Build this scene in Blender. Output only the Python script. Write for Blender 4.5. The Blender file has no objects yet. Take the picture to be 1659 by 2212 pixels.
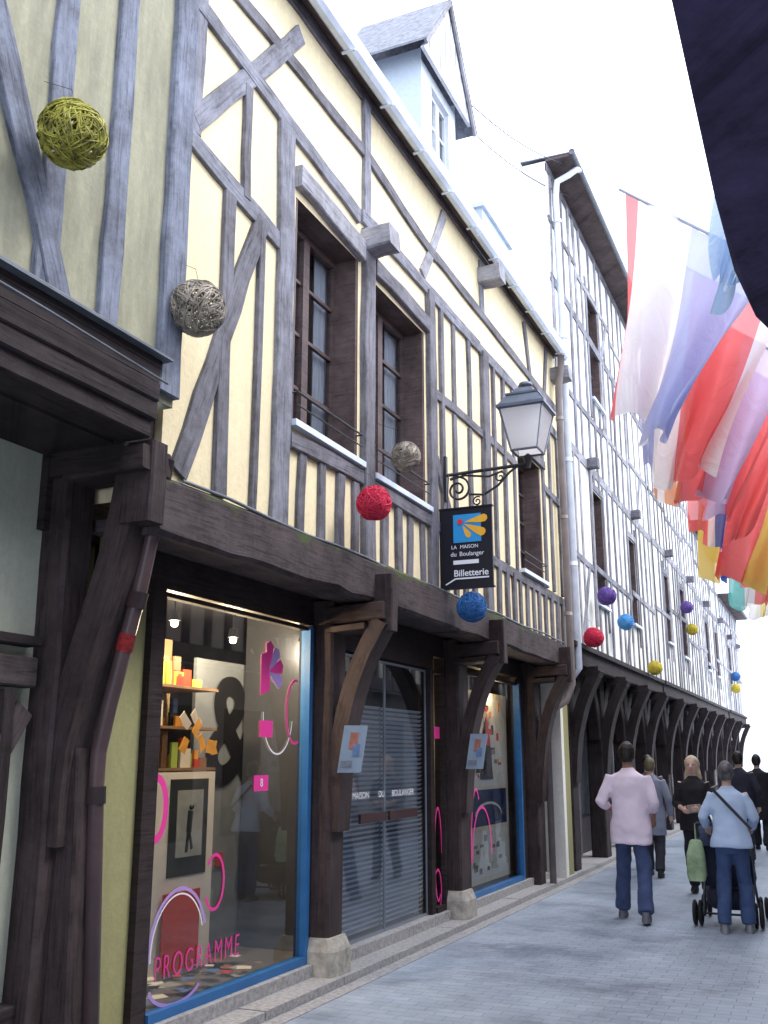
import bpy, math, random, bmesh
from mathutils import Vector as V, Matrix
random.seed(7)
R=random.uniform
C=bpy.context.scene.collection
# ------------------------------------------------------------ materials
def nn(nt,t,**k):
    n=nt.nodes.new(t)
    for a,b in k.items():
        if a in n.inputs: n.inputs[a].default_value=b
        else: setattr(n,a,b)
    return n
def base(name):
    m=bpy.data.materials.new(name); m.use_nodes=True
    nt=m.node_tree; bs=nt.nodes['Principled BSDF']; return m,nt,bs
def c4(c): return (c[0],c[1],c[2],1)
def ramp(nt,stops,interp='LINEAR'):
    r=nt.nodes.new('ShaderNodeValToRGB'); cr=r.color_ramp; cr.interpolation=interp
    while len(cr.elements)<len(stops): cr.elements.new(.5)
    for e,(p,c) in zip(cr.elements,stops): e.position=p; e.color=c4(c)
    return r
def M(name,col,rough=.75,var=.25,scale=5,bump=.15,bscale=60,metal=0,stretch=(1,1,1),col2=None,spec=.3,uv=False,dist=.01):
    m,nt,bs=base(name)
    tc=nt.nodes.new('ShaderNodeTexCoord'); mp=nt.nodes.new('ShaderNodeMapping')
    mp.inputs['Scale'].default_value=stretch
    nt.links.new(tc.outputs['UV' if uv else 'Object'],mp.inputs['Vector'])
    n=nn(nt,'ShaderNodeTexNoise',Scale=scale,Detail=6.0,Roughness=.6)
    nt.links.new(mp.outputs[0],n.inputs['Vector'])
    c2=col2 or tuple(x*(1-var) for x in col); c1=tuple(min(1,x*(1+var*.45)) for x in col)
    r=ramp(nt,[(.3,c2),(.68,c1)]); nt.links.new(n.outputs['Fac'],r.inputs['Fac'])
    nt.links.new(r.outputs[0],bs.inputs['Base Color'])
    bs.inputs['Roughness'].default_value=rough; bs.inputs['Metallic'].default_value=metal
    bs.inputs['Specular IOR Level'].default_value=spec
    if bump:
        n2=nn(nt,'ShaderNodeTexNoise',Scale=bscale,Detail=4.0); nt.links.new(mp.outputs[0],n2.inputs['Vector'])
        b=nn(nt,'ShaderNodeBump',Strength=bump,Distance=dist); nt.links.new(n2.outputs['Fac'],b.inputs['Height'])
        nt.links.new(b.outputs[0],bs.inputs['Normal'])
    return m
def plaster(name,col,stain,amt=.6):
    m,nt,bs=base(name)
    tc=nt.nodes.new('ShaderNodeTexCoord')
    mp=nt.nodes.new('ShaderNodeMapping'); mp.inputs['Scale'].default_value=(3,3,.6)
    nt.links.new(tc.outputs['Object'],mp.inputs['Vector'])
    n=nn(nt,'ShaderNodeTexNoise',Scale=1.6,Detail=9.0,Roughness=.7); nt.links.new(mp.outputs[0],n.inputs['Vector'])
    r=ramp(nt,[(.40,(0,0,0)),(.72,(amt,amt,amt))]); nt.links.new(n.outputs['Fac'],r.inputs['Fac'])
    n3=nn(nt,'ShaderNodeTexNoise',Scale=22.0,Detail=6.0,Roughness=.7); nt.links.new(tc.outputs['Object'],n3.inputs['Vector'])
    r3=ramp(nt,[(.3,tuple(x*.84 for x in col)),(.7,col)]); nt.links.new(n3.outputs['Fac'],r3.inputs['Fac'])
    mx=nn(nt,'ShaderNodeMixRGB'); mx.inputs[2].default_value=c4(stain)
    nt.links.new(r.outputs[0],mx.inputs[0]); nt.links.new(r3.outputs[0],mx.inputs[1])
    nt.links.new(mx.outputs[0],bs.inputs['Base Color']); bs.inputs['Roughness'].default_value=.92
    bs.inputs['Specular IOR Level'].default_value=.15
    n2=nn(nt,'ShaderNodeTexNoise',Scale=45.0,Detail=6.0); nt.links.new(tc.outputs['Object'],n2.inputs['Vector'])
    b=nn(nt,'ShaderNodeBump',Strength=.3,Distance=.01); nt.links.new(n2.outputs['Fac'],b.inputs['Height'])
    nt.links.new(b.outputs[0],bs.inputs['Normal'])
    return m
def wood(name,dark,light,moss=None,rough=.8,bump=.45):
    m,nt,bs=base(name)
    uv=nt.nodes.new('ShaderNodeUVMap'); mp=nt.nodes.new('ShaderNodeMapping')
    mp.inputs['Scale'].default_value=(1.4,16,1); nt.links.new(uv.outputs[0],mp.inputs['Vector'])
    n=nn(nt,'ShaderNodeTexNoise',Scale=2.2,Detail=8.0,Roughness=.68,Distortion=.5); nt.links.new(mp.outputs[0],n.inputs['Vector'])
    r=ramp(nt,[(.25,tuple(a*.35 for a in dark)),(.34,dark),(.47,tuple(a*.35+b*.65 for a,b in zip(dark,light))),(.72,light)])
    nt.links.new(n.outputs['Fac'],r.inputs['Fac'])
    tc=nt.nodes.new('ShaderNodeTexCoord')
    n3=nn(nt,'ShaderNodeTexNoise',Scale=2.1,Detail=9.0,Roughness=.78); nt.links.new(tc.outputs['Object'],n3.inputs['Vector'])
    r3=ramp(nt,[(.36,(.48,.46,.45)),(.52,(.90,.90,.90)),(.66,(1.22,1.22,1.24))]); nt.links.new(n3.outputs['Fac'],r3.inputs['Fac'])
    mu=nn(nt,'ShaderNodeMixRGB',blend_type='MULTIPLY'); mu.inputs[0].default_value=1
    nt.links.new(r.outputs[0],mu.inputs[1]); nt.links.new(r3.outputs[0],mu.inputs[2])
    out=mu
    if moss:
        n4=nn(nt,'ShaderNodeTexNoise',Scale=1.6,Detail=12.0,Roughness=.8); nt.links.new(tc.outputs['Object'],n4.inputs['Vector'])
        g=nt.nodes.new('ShaderNodeSeparateXYZ'); nt.links.new(tc.outputs['Object'],g.inputs[0])
        mr=nn(nt,'ShaderNodeMapRange'); mr.inputs[1].default_value=3.0; mr.inputs[2].default_value=3.2; mr.inputs[3].default_value=-.20; mr.inputs[4].default_value=.08
        nt.links.new(g.outputs[2],mr.inputs[0])
        ml=nn(nt,'ShaderNodeMath',operation='ADD'); nt.links.new(n4.outputs['Fac'],ml.inputs[0]); nt.links.new(mr.outputs[0],ml.inputs[1])
        r4=ramp(nt,[(.54,(0,0,0)),(.63,(.9,.9,.9))]); nt.links.new(ml.outputs[0],r4.inputs['Fac'])
        mm=nn(nt,'ShaderNodeMixRGB'); mm.inputs[2].default_value=c4(moss)
        nt.links.new(r4.outputs[0],mm.inputs[0]); nt.links.new(mu.outputs[0],mm.inputs[1]); out=mm
    nt.links.new(out.outputs[0],bs.inputs['Base Color'])
    bs.inputs['Roughness'].default_value=rough; bs.inputs['Specular IOR Level'].default_value=.25
    b=nn(nt,'ShaderNodeBump',Strength=bump,Distance=.014); nt.links.new(n.outputs['Fac'],b.inputs['Height'])
    nt.links.new(b.outputs[0],bs.inputs['Normal'])
    return m
def glass(name,tint=(.8,.85,.9),refl=.12,hi=.75):
    m,nt,bs=base(name); nt.nodes.remove(bs)
    out=nt.nodes['Material Output']
    tr=nn(nt,'ShaderNodeBsdfTransparent',Color=c4(tint)); gl=nn(nt,'ShaderNodeBsdfGlossy',Roughness=.02)
    lw=nn(nt,'ShaderNodeLayerWeight',Blend=.35)
    mr=nn(nt,'ShaderNodeMapRange'); mr.inputs[3].default_value=refl; mr.inputs[4].default_value=hi
    mx=nt.nodes.new('ShaderNodeMixShader'); nt.links.new(lw.outputs['Fresnel'],mr.inputs[0]); nt.links.new(mr.outputs[0],mx.inputs[0])
    nt.links.new(tr.outputs[0],mx.inputs[1]); nt.links.new(gl.outputs[0],mx.inputs[2]); nt.links.new(mx.outputs[0],out.inputs[0])
    return m
def emit(name,col,s):
    m,nt,bs=base(name); bs.inputs['Base Color'].default_value=c4(col)
    bs.inputs['Emission Color'].default_value=c4(col); bs.inputs['Emission Strength'].default_value=s
    return m
def flagmat(name,stops,axis=0):
    m,nt,bs=base(name); out=nt.nodes['Material Output']
    uv=nt.nodes.new('ShaderNodeUVMap'); sp=nt.nodes.new('ShaderNodeSeparateXYZ'); nt.links.new(uv.outputs[0],sp.inputs[0])
    r=ramp(nt,stops,'CONSTANT'); nt.links.new(sp.outputs[axis],r.inputs['Fac'])
    nt.links.new(r.outputs[0],bs.inputs['Base Color']); bs.inputs['Roughness'].default_value=.7
    tl=nt.nodes.new('ShaderNodeBsdfTranslucent'); nt.links.new(r.outputs[0],tl.inputs[0])
    n=nn(nt,'ShaderNodeTexNoise',Scale=7.0,Detail=5.0,Distortion=1.2); nt.links.new(uv.outputs[0],n.inputs['Vector'])
    b=nn(nt,'ShaderNodeBump',Strength=.45,Distance=.04); nt.links.new(n.outputs['Fac'],b.inputs['Height']); nt.links.new(b.outputs[0],bs.inputs['Normal']); nt.links.new(b.outputs[0],tl.inputs['Normal'])
    mx=nt.nodes.new('ShaderNodeMixShader'); mx.inputs[0].default_value=.6
    nt.links.new(bs.outputs[0],mx.inputs[1]); nt.links.new(tl.outputs[0],mx.inputs[2])
    tp=nt.nodes.new('ShaderNodeBsdfTransparent'); m2=nt.nodes.new('ShaderNodeMixShader'); m2.inputs[0].default_value=.08
    nt.links.new(mx.outputs[0],m2.inputs[1]); nt.links.new(tp.outputs[0],m2.inputs[2]); nt.links.new(m2.outputs[0],out.inputs[0])
    return m
def pavers(name):
    m,nt,bs=base(name)
    tc=nt.nodes.new('ShaderNodeTexCoord')
    br=nn(nt,'ShaderNodeTexBrick',Scale=1.0); br.inputs['Color1'].default_value=(.31,.36,.43,1); br.inputs['Color2'].default_value=(.37,.42,.49,1)
    br.inputs['Mortar'].default_value=(.25,.29,.35,1); br.inputs['Mortar Size'].default_value=.005; br.inputs['Mortar Smooth'].default_value=.7
    br.inputs['Brick Width'].default_value=.20; br.inputs['Row Height'].default_value=.10
    nd=nn(nt,'ShaderNodeTexNoise',Scale=3.0,Detail=3.0); nt.links.new(tc.outputs['Object'],nd.inputs['Vector'])
    va=nn(nt,'ShaderNodeVectorMath',operation='MULTIPLY_ADD'); va.inputs[1].default_value=(.03,.03,0)
    nt.links.new(nd.outputs['Color'],va.inputs[0]); nt.links.new(tc.outputs['Object'],va.inputs[2]); nt.links.new(va.outputs[0],br.inputs['Vector'])
    n=nn(nt,'ShaderNodeTexNoise',Scale=.9,Detail=10.0,Roughness=.75); nt.links.new(tc.outputs['Object'],n.inputs['Vector'])
    r=ramp(nt,[(.35,(.52,.53,.56)),(.50,(.95,.95,.95)),(.68,(1.20,1.20,1.18))]); nt.links.new(n.outputs['Fac'],r.inputs['Fac'])
    mu=nn(nt,'ShaderNodeMixRGB',blend_type='MULTIPLY'); mu.inputs[0].default_value=1
    nt.links.new(br.outputs[0],mu.inputs[1]); nt.links.new(r.outputs[0],mu.inputs[2]); nt.links.new(mu.outputs[0],bs.inputs['Base Color'])
    rr=ramp(nt,[(.3,(.35,.35,.35)),(.7,(.65,.65,.65))]); nt.links.new(n.outputs['Fac'],rr.inputs['Fac']); nt.links.new(rr.outputs[0],bs.inputs['Roughness'])
    iv=nn(nt,'ShaderNodeMath',operation='SUBTRACT'); iv.inputs[0].default_value=1; nt.links.new(br.outputs['Fac'],iv.inputs[1])
    nf=nn(nt,'ShaderNodeTexNoise',Scale=35.0,Detail=5.0); nt.links.new(tc.outputs['Object'],nf.inputs['Vector'])
    ad=nn(nt,'ShaderNodeMath',operation='MULTIPLY_ADD'); ad.inputs[1].default_value=.7; nt.links.new(nf.outputs['Fac'],ad.inputs[0]); nt.links.new(iv.outputs[0],ad.inputs[2])
    b=nn(nt,'ShaderNodeBump',Strength=.5,Distance=.008); nt.links.new(ad.outputs[0],b.inputs['Height']); nt.links.new(b.outputs[0],bs.inputs['Normal'])
    return m
GREY=wood('grey_timber',(.105,.108,.13),(.285,.29,.34))
GREYD=wood('weathered_timber',(.08,.08,.095),(.21,.205,.235))
GREYL=wood('pale_timber',(.17,.17,.19),(.40,.40,.44))
GREYN=wood('blue_grey_timber',(.085,.095,.125),(.25,.275,.35))
DARK=wood('dark_timber',(.013,.010,.011),(.048,.036,.038))
BROWN=wood('brown_timber',(.030,.024,.026),(.092,.072,.075),moss=(.07,.10,.03))
POSTA=wood('corner_timber',(.020,.014,.015),(.065,.047,.048))
BRN2=wood('brown_frame',(.07,.048,.046),(.14,.10,.095),rough=.5,bump=.2)
CREAM=plaster('cream_plaster',(.88,.76,.49),(.58,.50,.35),.55)
CREAM2=plaster('pale_plaster',(.86,.85,.78),(.60,.59,.55),.6)
CREAM3=plaster('grey_plaster',(.76,.77,.78),(.55,.56,.58),.55)
GREEN=plaster('greenish_plaster',(.40,.385,.28),(.18,.18,.135),.85)
OLIVE=plaster('olive_plaster',(.36,.34,.17),(.22,.22,.12),.5)
ZINC=M('zinc',(.66,.74,.84),.45,.2,4,.05,metal=.25)
ZINCD=M('dark_zinc',(.14,.155,.18),.5,.3,6,.1,metal=.3)
SLATE=M('slate',(.22,.23,.27),.6,.45,14,.5,18,dist=.03)
SOFFIT=wood('soffit_boards',(.05,.038,.038),(.12,.09,.088))
WHITEP=M('white_paint',(.72,.76,.80),.5,.12,5,.03)
BLUEW=plaster('pale_blue_render',(.60,.69,.77),(.50,.58,.65),.5)
BLUE=M('blue_paint',(.03,.14,.36),.4,.2,5,.03)
STONE=M('stone',(.42,.39,.34),.85,.4,12,.6,30,dist=.01)
GRANITE=M('granite',(.38,.37,.37),.7,.4,30,.4,80)
IRON=M('black_iron',(.03,.03,.036),.45,.3,8,.1,metal=.2)
GLASS=glass('shop_glass',(.80,.84,.88),.10,.7)
GLASS2=glass('window_glass',(.8,.84,.9),.15)
CURT=M('net_curtain',(.75,.77,.80),.9,.15,3,.5,12,stretch=(1,6,.3),dist=.03)
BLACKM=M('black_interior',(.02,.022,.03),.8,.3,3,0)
PIPEB=M('brown_pipe',(.20,.17,.165),.45,.25,4,.05)
PIPEW=M('white_pipe',(.62,.67,.76),.4,.2,4,.05)
# ------------------------------------------------------------ mesh builder
class MB:
    def __init__(s): s.v=[];s.f=[];s.uv=[];s.mi=[];s.sm=[]
    def add(s,vs,fs,uvs=None,mi=0,sm=False):
        o=len(s.v); s.v+= [V(p) for p in vs]
        for k,f in enumerate(fs):
            s.f.append([o+i for i in f]); s.mi.append(mi); s.sm.append(sm)
            s.uv.append(uvs[k] if uvs else [(vs[i][1]*1.0+vs[i][0],vs[i][2]) for i in f])
    def box(s,x0,x1,y0,y1,z0,z1,mi=0):
        v=[(x,y,z) for x in(x0,x1) for y in(y0,y1) for z in(z0,z1)]
        s.add(v,[(0,1,3,2),(4,6,7,5),(0,4,5,1),(2,3,7,6),(0,2,6,4),(1,5,7,3)],None,mi)
    def quad(s,a,b,c,d,mi=0,uv=((0,0),(1,0),(1,1),(0,1))): s.add([a,b,c,d],[(0,1,2,3)],[list(uv)],mi)
    def beam(s,p0,p1,w,d,n=(1,0,0),mi=0,j=.06,curve=0,w1=None,seg=None):
        p0=V(p0);p1=V(p1);L=(p1-p0);ln=L.length;n=V(n).normalized()
        dr=L.normalized(); side=dr.cross(n).normalized(); n=side.cross(dr).normalized()
        seg=seg or max(2,int(ln/.28)); w1=w1 or w
        ph=R(0,6);off=(R(0,50),R(0,50));rings=[]
        for i in range(seg+1):
            t=i/seg; c=p0+L*t+side*(math.sin(t*4+ph)*j*w*.8+R(-1,1)*j*w*.35+curve*math.sin(t*math.pi))
            ww=(w+(w1-w)*t)/2*(1+R(-j,j)); dd=d/2*(1+R(-j,j)*.4); ch=min(ww,dd)*.16
            rings.append([c+side*a+n*b for a,b in((-ww+ch,-dd),(ww-ch,-dd),(ww,-dd+ch),(ww,dd-ch),(ww-ch,dd),(-ww+ch,dd),(-ww,dd-ch),(-ww,-dd+ch))])
        vs=[p for r in rings for p in r]; fs=[];uv=[]
        pc=[0,w,w,w+d,w+d,2*w+d,2*w+d,2*w+2*d,2*w+2*d]
        for i in range(seg):
            for k in range(8):
                k2=(k+1)%8
                fs.append((i*8+k,i*8+k2,i*8+8+k2,i*8+8+k))
                u0=ln*i/seg+off[0];u1=ln*(i+1)/seg+off[0];a=pc[k]+off[1];b=pc[k+1]+off[1]
                uv.append([(u0,a),(u0,b),(u1,b),(u1,a)])
        for o in(0,seg*8):
            fs.append(tuple(range(o,o+8))); uv.append([(off[0]+(vs[o+k]-vs[o]).dot(side),off[1]+(vs[o+k]-vs[o]).dot(n)) for k in range(8)])
        s.add(vs,fs,uv,mi)
    def tube(s,pts,r,sides=10,mi=0,caps=True,sm=True):
        pts=[V(p) for p in pts]; n=len(pts); rs=r if isinstance(r,(list,tuple)) else [r]*n
        vs=[];prev=None
        for i,p in enumerate(pts):
            t=(pts[min(i+1,n-1)]-pts[max(i-1,0)])
            if t.length<1e-9: t=V((0,0,1))
            t.normalize()
            if prev is None:
                a=V((0,0,1)) if abs(t.z)<.9 else V((0,1,0))
                prev=t.cross(a).normalized()
            prev=(prev-t*prev.dot(t)).normalized(); q=t.cross(prev)
            for k in range(sides):
                an=2*math.pi*k/sides; vs.append(p+(prev*math.cos(an)+q*math.sin(an))*rs[i])
        fs=[(i*sides+k,i*sides+(k+1)%sides,(i+1)*sides+(k+1)%sides,(i+1)*sides+k) for i in range(n-1) for k in range(sides)]
        if caps: fs+=[tuple(range(sides)),tuple(range((n-1)*sides,n*sides))]
        s.add(vs,fs,None,mi,sm)
    def rings(s,rg,sides=20,mi=0,sm=True,sq=1.0):
        vs=[]
        for (cx,cy,cz,rx,ry) in rg:
            for k in range(sides):
                a=2*math.pi*k/sides; ca=math.cos(a);sa=math.sin(a)
                vs.append((cx+rx*math.copysign(abs(ca)**sq,ca),cy+ry*math.copysign(abs(sa)**sq,sa),cz))
        n=len(rg)
        fs=[(i*sides+k,i*sides+(k+1)%sides,(i+1)*sides+(k+1)%sides,(i+1)*sides+k) for i in range(n-1) for k in range(sides)]
        fs+=[tuple(range(sides)),tuple(range((n-1)*sides,n*sides))]
        s.add(vs,fs,None,mi,sm)
    def sphere(s,c,r,mi=0,seg=16,sz=(1,1,1)):
        rg=[]
        for i in range(seg//2+1):
            a=math.pi*i/(seg//2)-math.pi/2; q=max(.002,math.cos(a))
            rg.append((c[0],c[1],c[2]+r*sz[2]*math.sin(a),r*sz[0]*q,r*sz[1]*q))
        s.rings(rg,seg,mi)
    def poly(s,pts,th,nrm,mi=0):
        n=V(nrm)*th; k=len(pts); vs=[V(p) for p in pts]+[V(p)+n for p in pts]
        s.add(vs,[tuple(range(k)),tuple(range(k,2*k))]+[(i,(i+1)%k,(i+1)%k+k,i+k) for i in range(k)],None,mi)
    def mesh(s,me,mi=0,mat=None,sm=False):
        mat=mat or Matrix()
        s.add([mat@v.co for v in me.vertices],[tuple(p.vertices) for p in me.polygons],None,mi,sm)
    def text(s,t,size,mat,mi=0,sx=1,ext=.001,bold=0,space=1,align='CENTER'):
        cu=bpy.data.curves.new('t','FONT'); cu.body=t; cu.size=size; cu.align_x=align; cu.align_y='CENTER'; cu.extrude=ext; cu.offset=bold; cu.space_character=space
        o=bpy.data.objects.new('t',cu); C.objects.link(o); dg=bpy.context.evaluated_depsgraph_get(); dg.update()
        me=bpy.data.meshes.new_from_object(o.evaluated_get(dg)); bpy.data.objects.remove(o)
        s.mesh(me,mi,mat@Matrix.Diagonal((sx,1,1,1))); bpy.data.meshes.remove(me)
    def obj(s,name,mats,parent=None,base=None,label=None,cat=None,group=None,kind=None,rot=None):
        root=BASE[parent.name] if parent else V(base if base else (0,0,0))
        me=bpy.data.meshes.new(name); me.from_pydata([tuple(p-root) for p in s.v],[],s.f)
        me.uv_layers.new(name='UVMap'); d=me.uv_layers[0].data
        flat=[c for f in s.uv for p in f for c in (p[0],p[1])]
        if len(flat)==2*len(d): d.foreach_set('uv',flat)
        me.polygons.foreach_set('material_index',s.mi); me.polygons.foreach_set('use_smooth',s.sm)
        for m in mats: me.materials.append(m)
        me.update()
        o=bpy.data.objects.new(name,me); C.objects.link(o); BASE[o.name]=root
        if parent: o.parent=parent
        else: o.location=root
        meta(o,label,cat,group,kind); return o
BASE={}
def meta(o,label=None,cat=None,group=None,kind=None):
    if label:o['label']=label
    if cat:o['category']=cat
    if group:o['group']=group
    if kind:o['kind']=kind
def thing(name,b,label,cat,group=None):
    o=bpy.data.objects.new(name,None); o.empty_display_size=.2; C.objects.link(o); o.location=b; BASE[o.name]=V(b)
    meta(o,label,cat,group); return o
def facing(x,y,z): # text plane facing +x, reading along +y
    return Matrix(((0,0,1,x),(1,0,0,y),(0,1,0,z),(0,0,0,1)))
def facing_y(x,y,z): # facing -y, reading along +x
    return Matrix(((1,0,0,x),(0,0,-1,y),(0,1,0,z),(0,0,0,1)))
def wall(mb,X,y0,y1,z0,z1,holes,mi=0,dep=.28,mr=0):
    ys=sorted({y0,y1}|{h[0] for h in holes}|{h[1] for h in holes}); zs=sorted({z0,z1}|{h[2] for h in holes}|{h[3] for h in holes})
    for a,b in zip(ys,ys[1:]):
        for c,d in zip(zs,zs[1:]):
            if any(h[0]<=a and b<=h[1] and h[2]<=c and d<=h[3] for h in holes): continue
            mb.quad((X,a,c),(X,b,c),(X,b,d),(X,a,d),mi,((a,c),(b,c),(b,d),(a,d)))
    for a,b,c,d in holes:
        for p,q in(((a,c),(b,c)),((b,c),(b,d)),((b,d),(a,d)),((a,d),(a,c))):
            mb.quad((X,*p),(X,*q),(X-dep,*q),(X-dep,*p),mr,((p[0],p[1]),(q[0],q[1]),(q[0],q[1]+.2),(p[0],p[1]+.2)))
def window(house,X,y0,y1,z0,z1,dep=.28,curtain=True,rows=4,frame=BRN2,rail=True,name='window'):
    x=X-dep+.04
    f=MB(); t=.055
    f.box(x-.03,x+.03,y0,y0+t,z0,z1);f.box(x-.03,x+.03,y1-t,y1,z0,z1);f.box(x-.03,x+.03,y0+t,y1-t,z1-t,z1);f.box(x-.03,x+.03,y0+t,y1-t,z0,z0+t)
    ym=(y0+y1)/2; f.box(x-.035,x+.04,ym-.05,ym+.05,z0+t,z1-t)
    for i in range(1,rows):
        z=z0+(z1-z0)*i/rows
        for a,b in((y0+t,ym-.05),(ym+.05,y1-t)): f.box(x-.015,x+.018,a,b,z-.014,z+.014)
    f.box(x+.03,X-.004,y0+.002,y0+.04,z0+.002,z1-.002); f.box(x+.03,X-.004,y1-.04,y1-.002,z0+.002,z1-.002)
    w=f.obj(name,[frame],house)
    g=MB(); g.quad((x,y0+t,z0+t),(x,y1-t,z0+t),(x,y1-t,z1-t),(x,y0+t,z1-t)); g.obj('glass_pane',[GLASS2],w)
    s=MB(); s.box(X-dep,X+.07,y0-.04,y1+.04,z0-.05,z0-.002); s.obj('sill',[ZINC],w)
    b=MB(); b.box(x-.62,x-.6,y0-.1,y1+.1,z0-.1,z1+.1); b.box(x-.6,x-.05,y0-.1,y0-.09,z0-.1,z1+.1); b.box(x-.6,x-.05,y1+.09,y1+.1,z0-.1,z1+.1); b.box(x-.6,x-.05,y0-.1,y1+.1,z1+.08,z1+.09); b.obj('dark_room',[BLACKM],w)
    if curtain:
        c=MB(); n=14
        for a,bb in((y0+.03,ym-.08),(ym+.3,y1-.02)):
            for i in range(n):
                p=a+(bb-a)*i/n;q=a+(bb-a)*(i+1)/n; X0=x-.05-.02*(i%2);X1=x-.05-.02*((i+1)%2)
                c.quad((X0,p,z0),(X1,q,z0),(X1,q,z1),(X0,p,z1))
        c.obj('curtain',[CURT],w)
    if rail:
        r=MB(); r.tube([(X+.05,y0,z0+.22),(X+.05,y1,z0+.22)],.009,6); r.tube([(X+.05,y0,z0+.12),(X+.05,y1,z0+.12)],.006,6)
        for yy in(y0+.01,y1-.01): r.tube([(X-.1,yy,z0+.22),(X+.05,yy,z0+.22)],.008,6)
        r.obj('window_rail',[IRON],w)
    return w
def curvebeam(m,pts,y,w,d,mi=0):
    P=[V((a,y,b)) for a,b in pts]
    n=len(P); fine=[]
    for i in range(n-1):
        p0=P[max(i-1,0)];p1=P[i];p2=P[i+1];p3=P[min(i+2,n-1)]
        for k in range(5):
            t=k/5; fine.append(.5*((2*p1)+(p2-p0)*t+(2*p0-5*p1+4*p2-p3)*t*t+(3*p1-p0-3*p2+p3)*t**3))
    fine.append(P[-1]); vs=[];fs=[];uv=[];L=0;o1=R(0,40);q=len(fine)
    for i,p in enumerate(fine):
        t=(fine[min(i+1,q-1)]-fine[max(i-1,0)]).normalized(); sd=V((t.z,0,-t.x)); ww=w/2*(1+R(-.03,.03))
        vs+=[p-sd*ww+V((0,-d/2,0)),p+sd*ww+V((0,-d/2,0)),p+sd*ww+V((0,d/2,0)),p-sd*ww+V((0,d/2,0))]
    for i in range(q-1):
        L2=L+(fine[i+1]-fine[i]).length
        for k in range(4):
            k2=(k+1)%4; fs.append((i*4+k,i*4+k2,i*4+4+k2,i*4+4+k)); uv.append([(L+o1,k*.2),(L+o1,k*.2+.2),(L2+o1,k*.2+.2),(L2+o1,k*.2)])
        L=L2
    for o in(0,(q-1)*4): fs.append((o,o+1,o+2,o+3)); uv.append([(0,0),(.1,0),(.1,.1),(0,.1)])
    m.add(vs,fs,uv,mi)
# ------------------------------------------------------------ ground
g=MB(); g.quad((-150,-40,0),(150,-40,0),(150,400,0),(-150,400,0)); g.obj('ground',[M('ground_far',(.55,.57,.61),.85,.3,.5,.1)],kind='structure')
g=MB(); g.quad((-3.5,-6,.004),(1.0,-6,.004),(1.0,60,.004),(-3.5,60,.004)); g.obj('road',[pavers('street_pavers')],kind='structure')
g=MB(); y=-2.0
while y<44:
    L=R(.9,1.3); g.box(-4.3,-3.53,y+.004,y+L-.004,0,.065+R(-.003,.003)); g.box(-3.525,-3.40,y+.003,y+L-.003,0,.010); y+=L
g.obj('pavement',[GRANITE],kind='structure')
# ------------------------------------------------------------ house A (greenish)
X0=-3.3; GA='half-timbered houses along the street'
hA=thing('timber_house',(-6,2,0),'greenish plastered half-timbered house with dark moulded jetty','house',GA)
m=MB(); wall(m,X0,-3,4.45,3.6,8.2,[]); m.quad((X0,4.45,3.6),(-8,4.45,3.6),(-8,4.45,8.2),(X0,4.45,8.2)); m.obj('upper_wall',[GREEN],hA)
m=MB(); 
for yy,w in((1.2,.16),(1.75,.15),(2.3,.16),(2.8,.16)): m.beam((X0,yy,3.9),(X0,yy,8.1),w,.06)
m.beam((X0,3.38,3.7),(X0,3.31,8.1),.155,.06,j=.12)
m.beam((X0,3.83,3.7),(X0,3.80,8.1),.155,.07,j=.1)
m.beam((X0-.02,4.35,3.65),(X0-.02,4.37,8.1),.20,.14,j=.06)
m.beam((X0+.006,2.5,5.9),(X0+.006,3.49,3.75),.155,.07,j=.12)
m.beam((X0,-3,7.9),(X0,4.45,7.9),.2,.12,n=(1,0,0)); m.obj('timber_frame',[GREYN],hA)
m=MB()
for x,z,w,d in((-3.285,3.775,.05,.20),(-3.295,3.71,.10,.21),(-3.30,3.62,.11,.22),(-3.315,3.52,.12,.22),(-3.345,3.42,.12,.22)):
    m.beam((x-.05,-3,z),(x-.05,4.25+R(-.01,.01),z+R(-.006,.006)),w,d,n=(1,0,0),j=.03)
m.box(-4.3,-3.5,-3,4.2,3.34,3.40); m.box(-4.3,-3.45,4.21,4.495,3.20,3.64); m.obj('jetty_cornice',[DARK],hA)
m=MB(); m.tube([(-3.18,-3,3.83),(-3.19,1,3.82),(-3.20,4.27,3.81)],.014,6); m.box(-3.34,-3.18,-3,4.28,3.80,3.812)
m.tube([(-3.17,-3,3.70),(-3.18,1.5,3.72),(-3.185,3.3,3.69),(-3.19,4.25,3.66)],.007,5); m.obj('lead_flashing',[ZINCD],hA)
m=MB(); wall(m,-4.0,-3,4.7,0,3.4,[],0); m.box(-4.3,-3.95,4.2,5.1,2.9,3.35,1); m.box(-4.3,-4.02,4.2,5.1,.0,2.9,1); m.obj('lower_wall',[plaster('dim_plaster',(.50,.52,.43),(.30,.32,.27),.6),DARK],hA)
m=MB(); m.beam((-3.97,-2,2.1),(-3.97,4.2,2.1),.16,.12,mi=1); m.beam((-3.95,-2,2.26),(-3.95,4.2,2.26),.05,.12); m.beam((-3.96,4.15,1.9),(-3.96,3.5,.9),.13,.1,mi=1); m.beam((-3.96,3.30,0.1),(-3.96,3.30,3.3),.16,.12); m.beam((-3.96,4.02,0.1),(-3.96,4.02,2.0),.08,.11); m.beam((-3.96,3.4,.35),(-3.96,4.3,.35),.2,.12)
m.obj('lower_frame',[DARK,BROWN],hA)
m=MB(); m.beam((-3.94,4.34,.06),(-3.94,4.37,3.3),.22,.24,j=.05)
m.beam((-3.76,4.42,.06),(-3.82,4.42,1.7),.14,.2,j=.04)
curvebeam(m,[(-3.84,1.2),(-3.82,1.7),(-3.68,2.25),(-3.53,2.75),(-3.44,3.25)],4.38,.16,.2)
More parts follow.
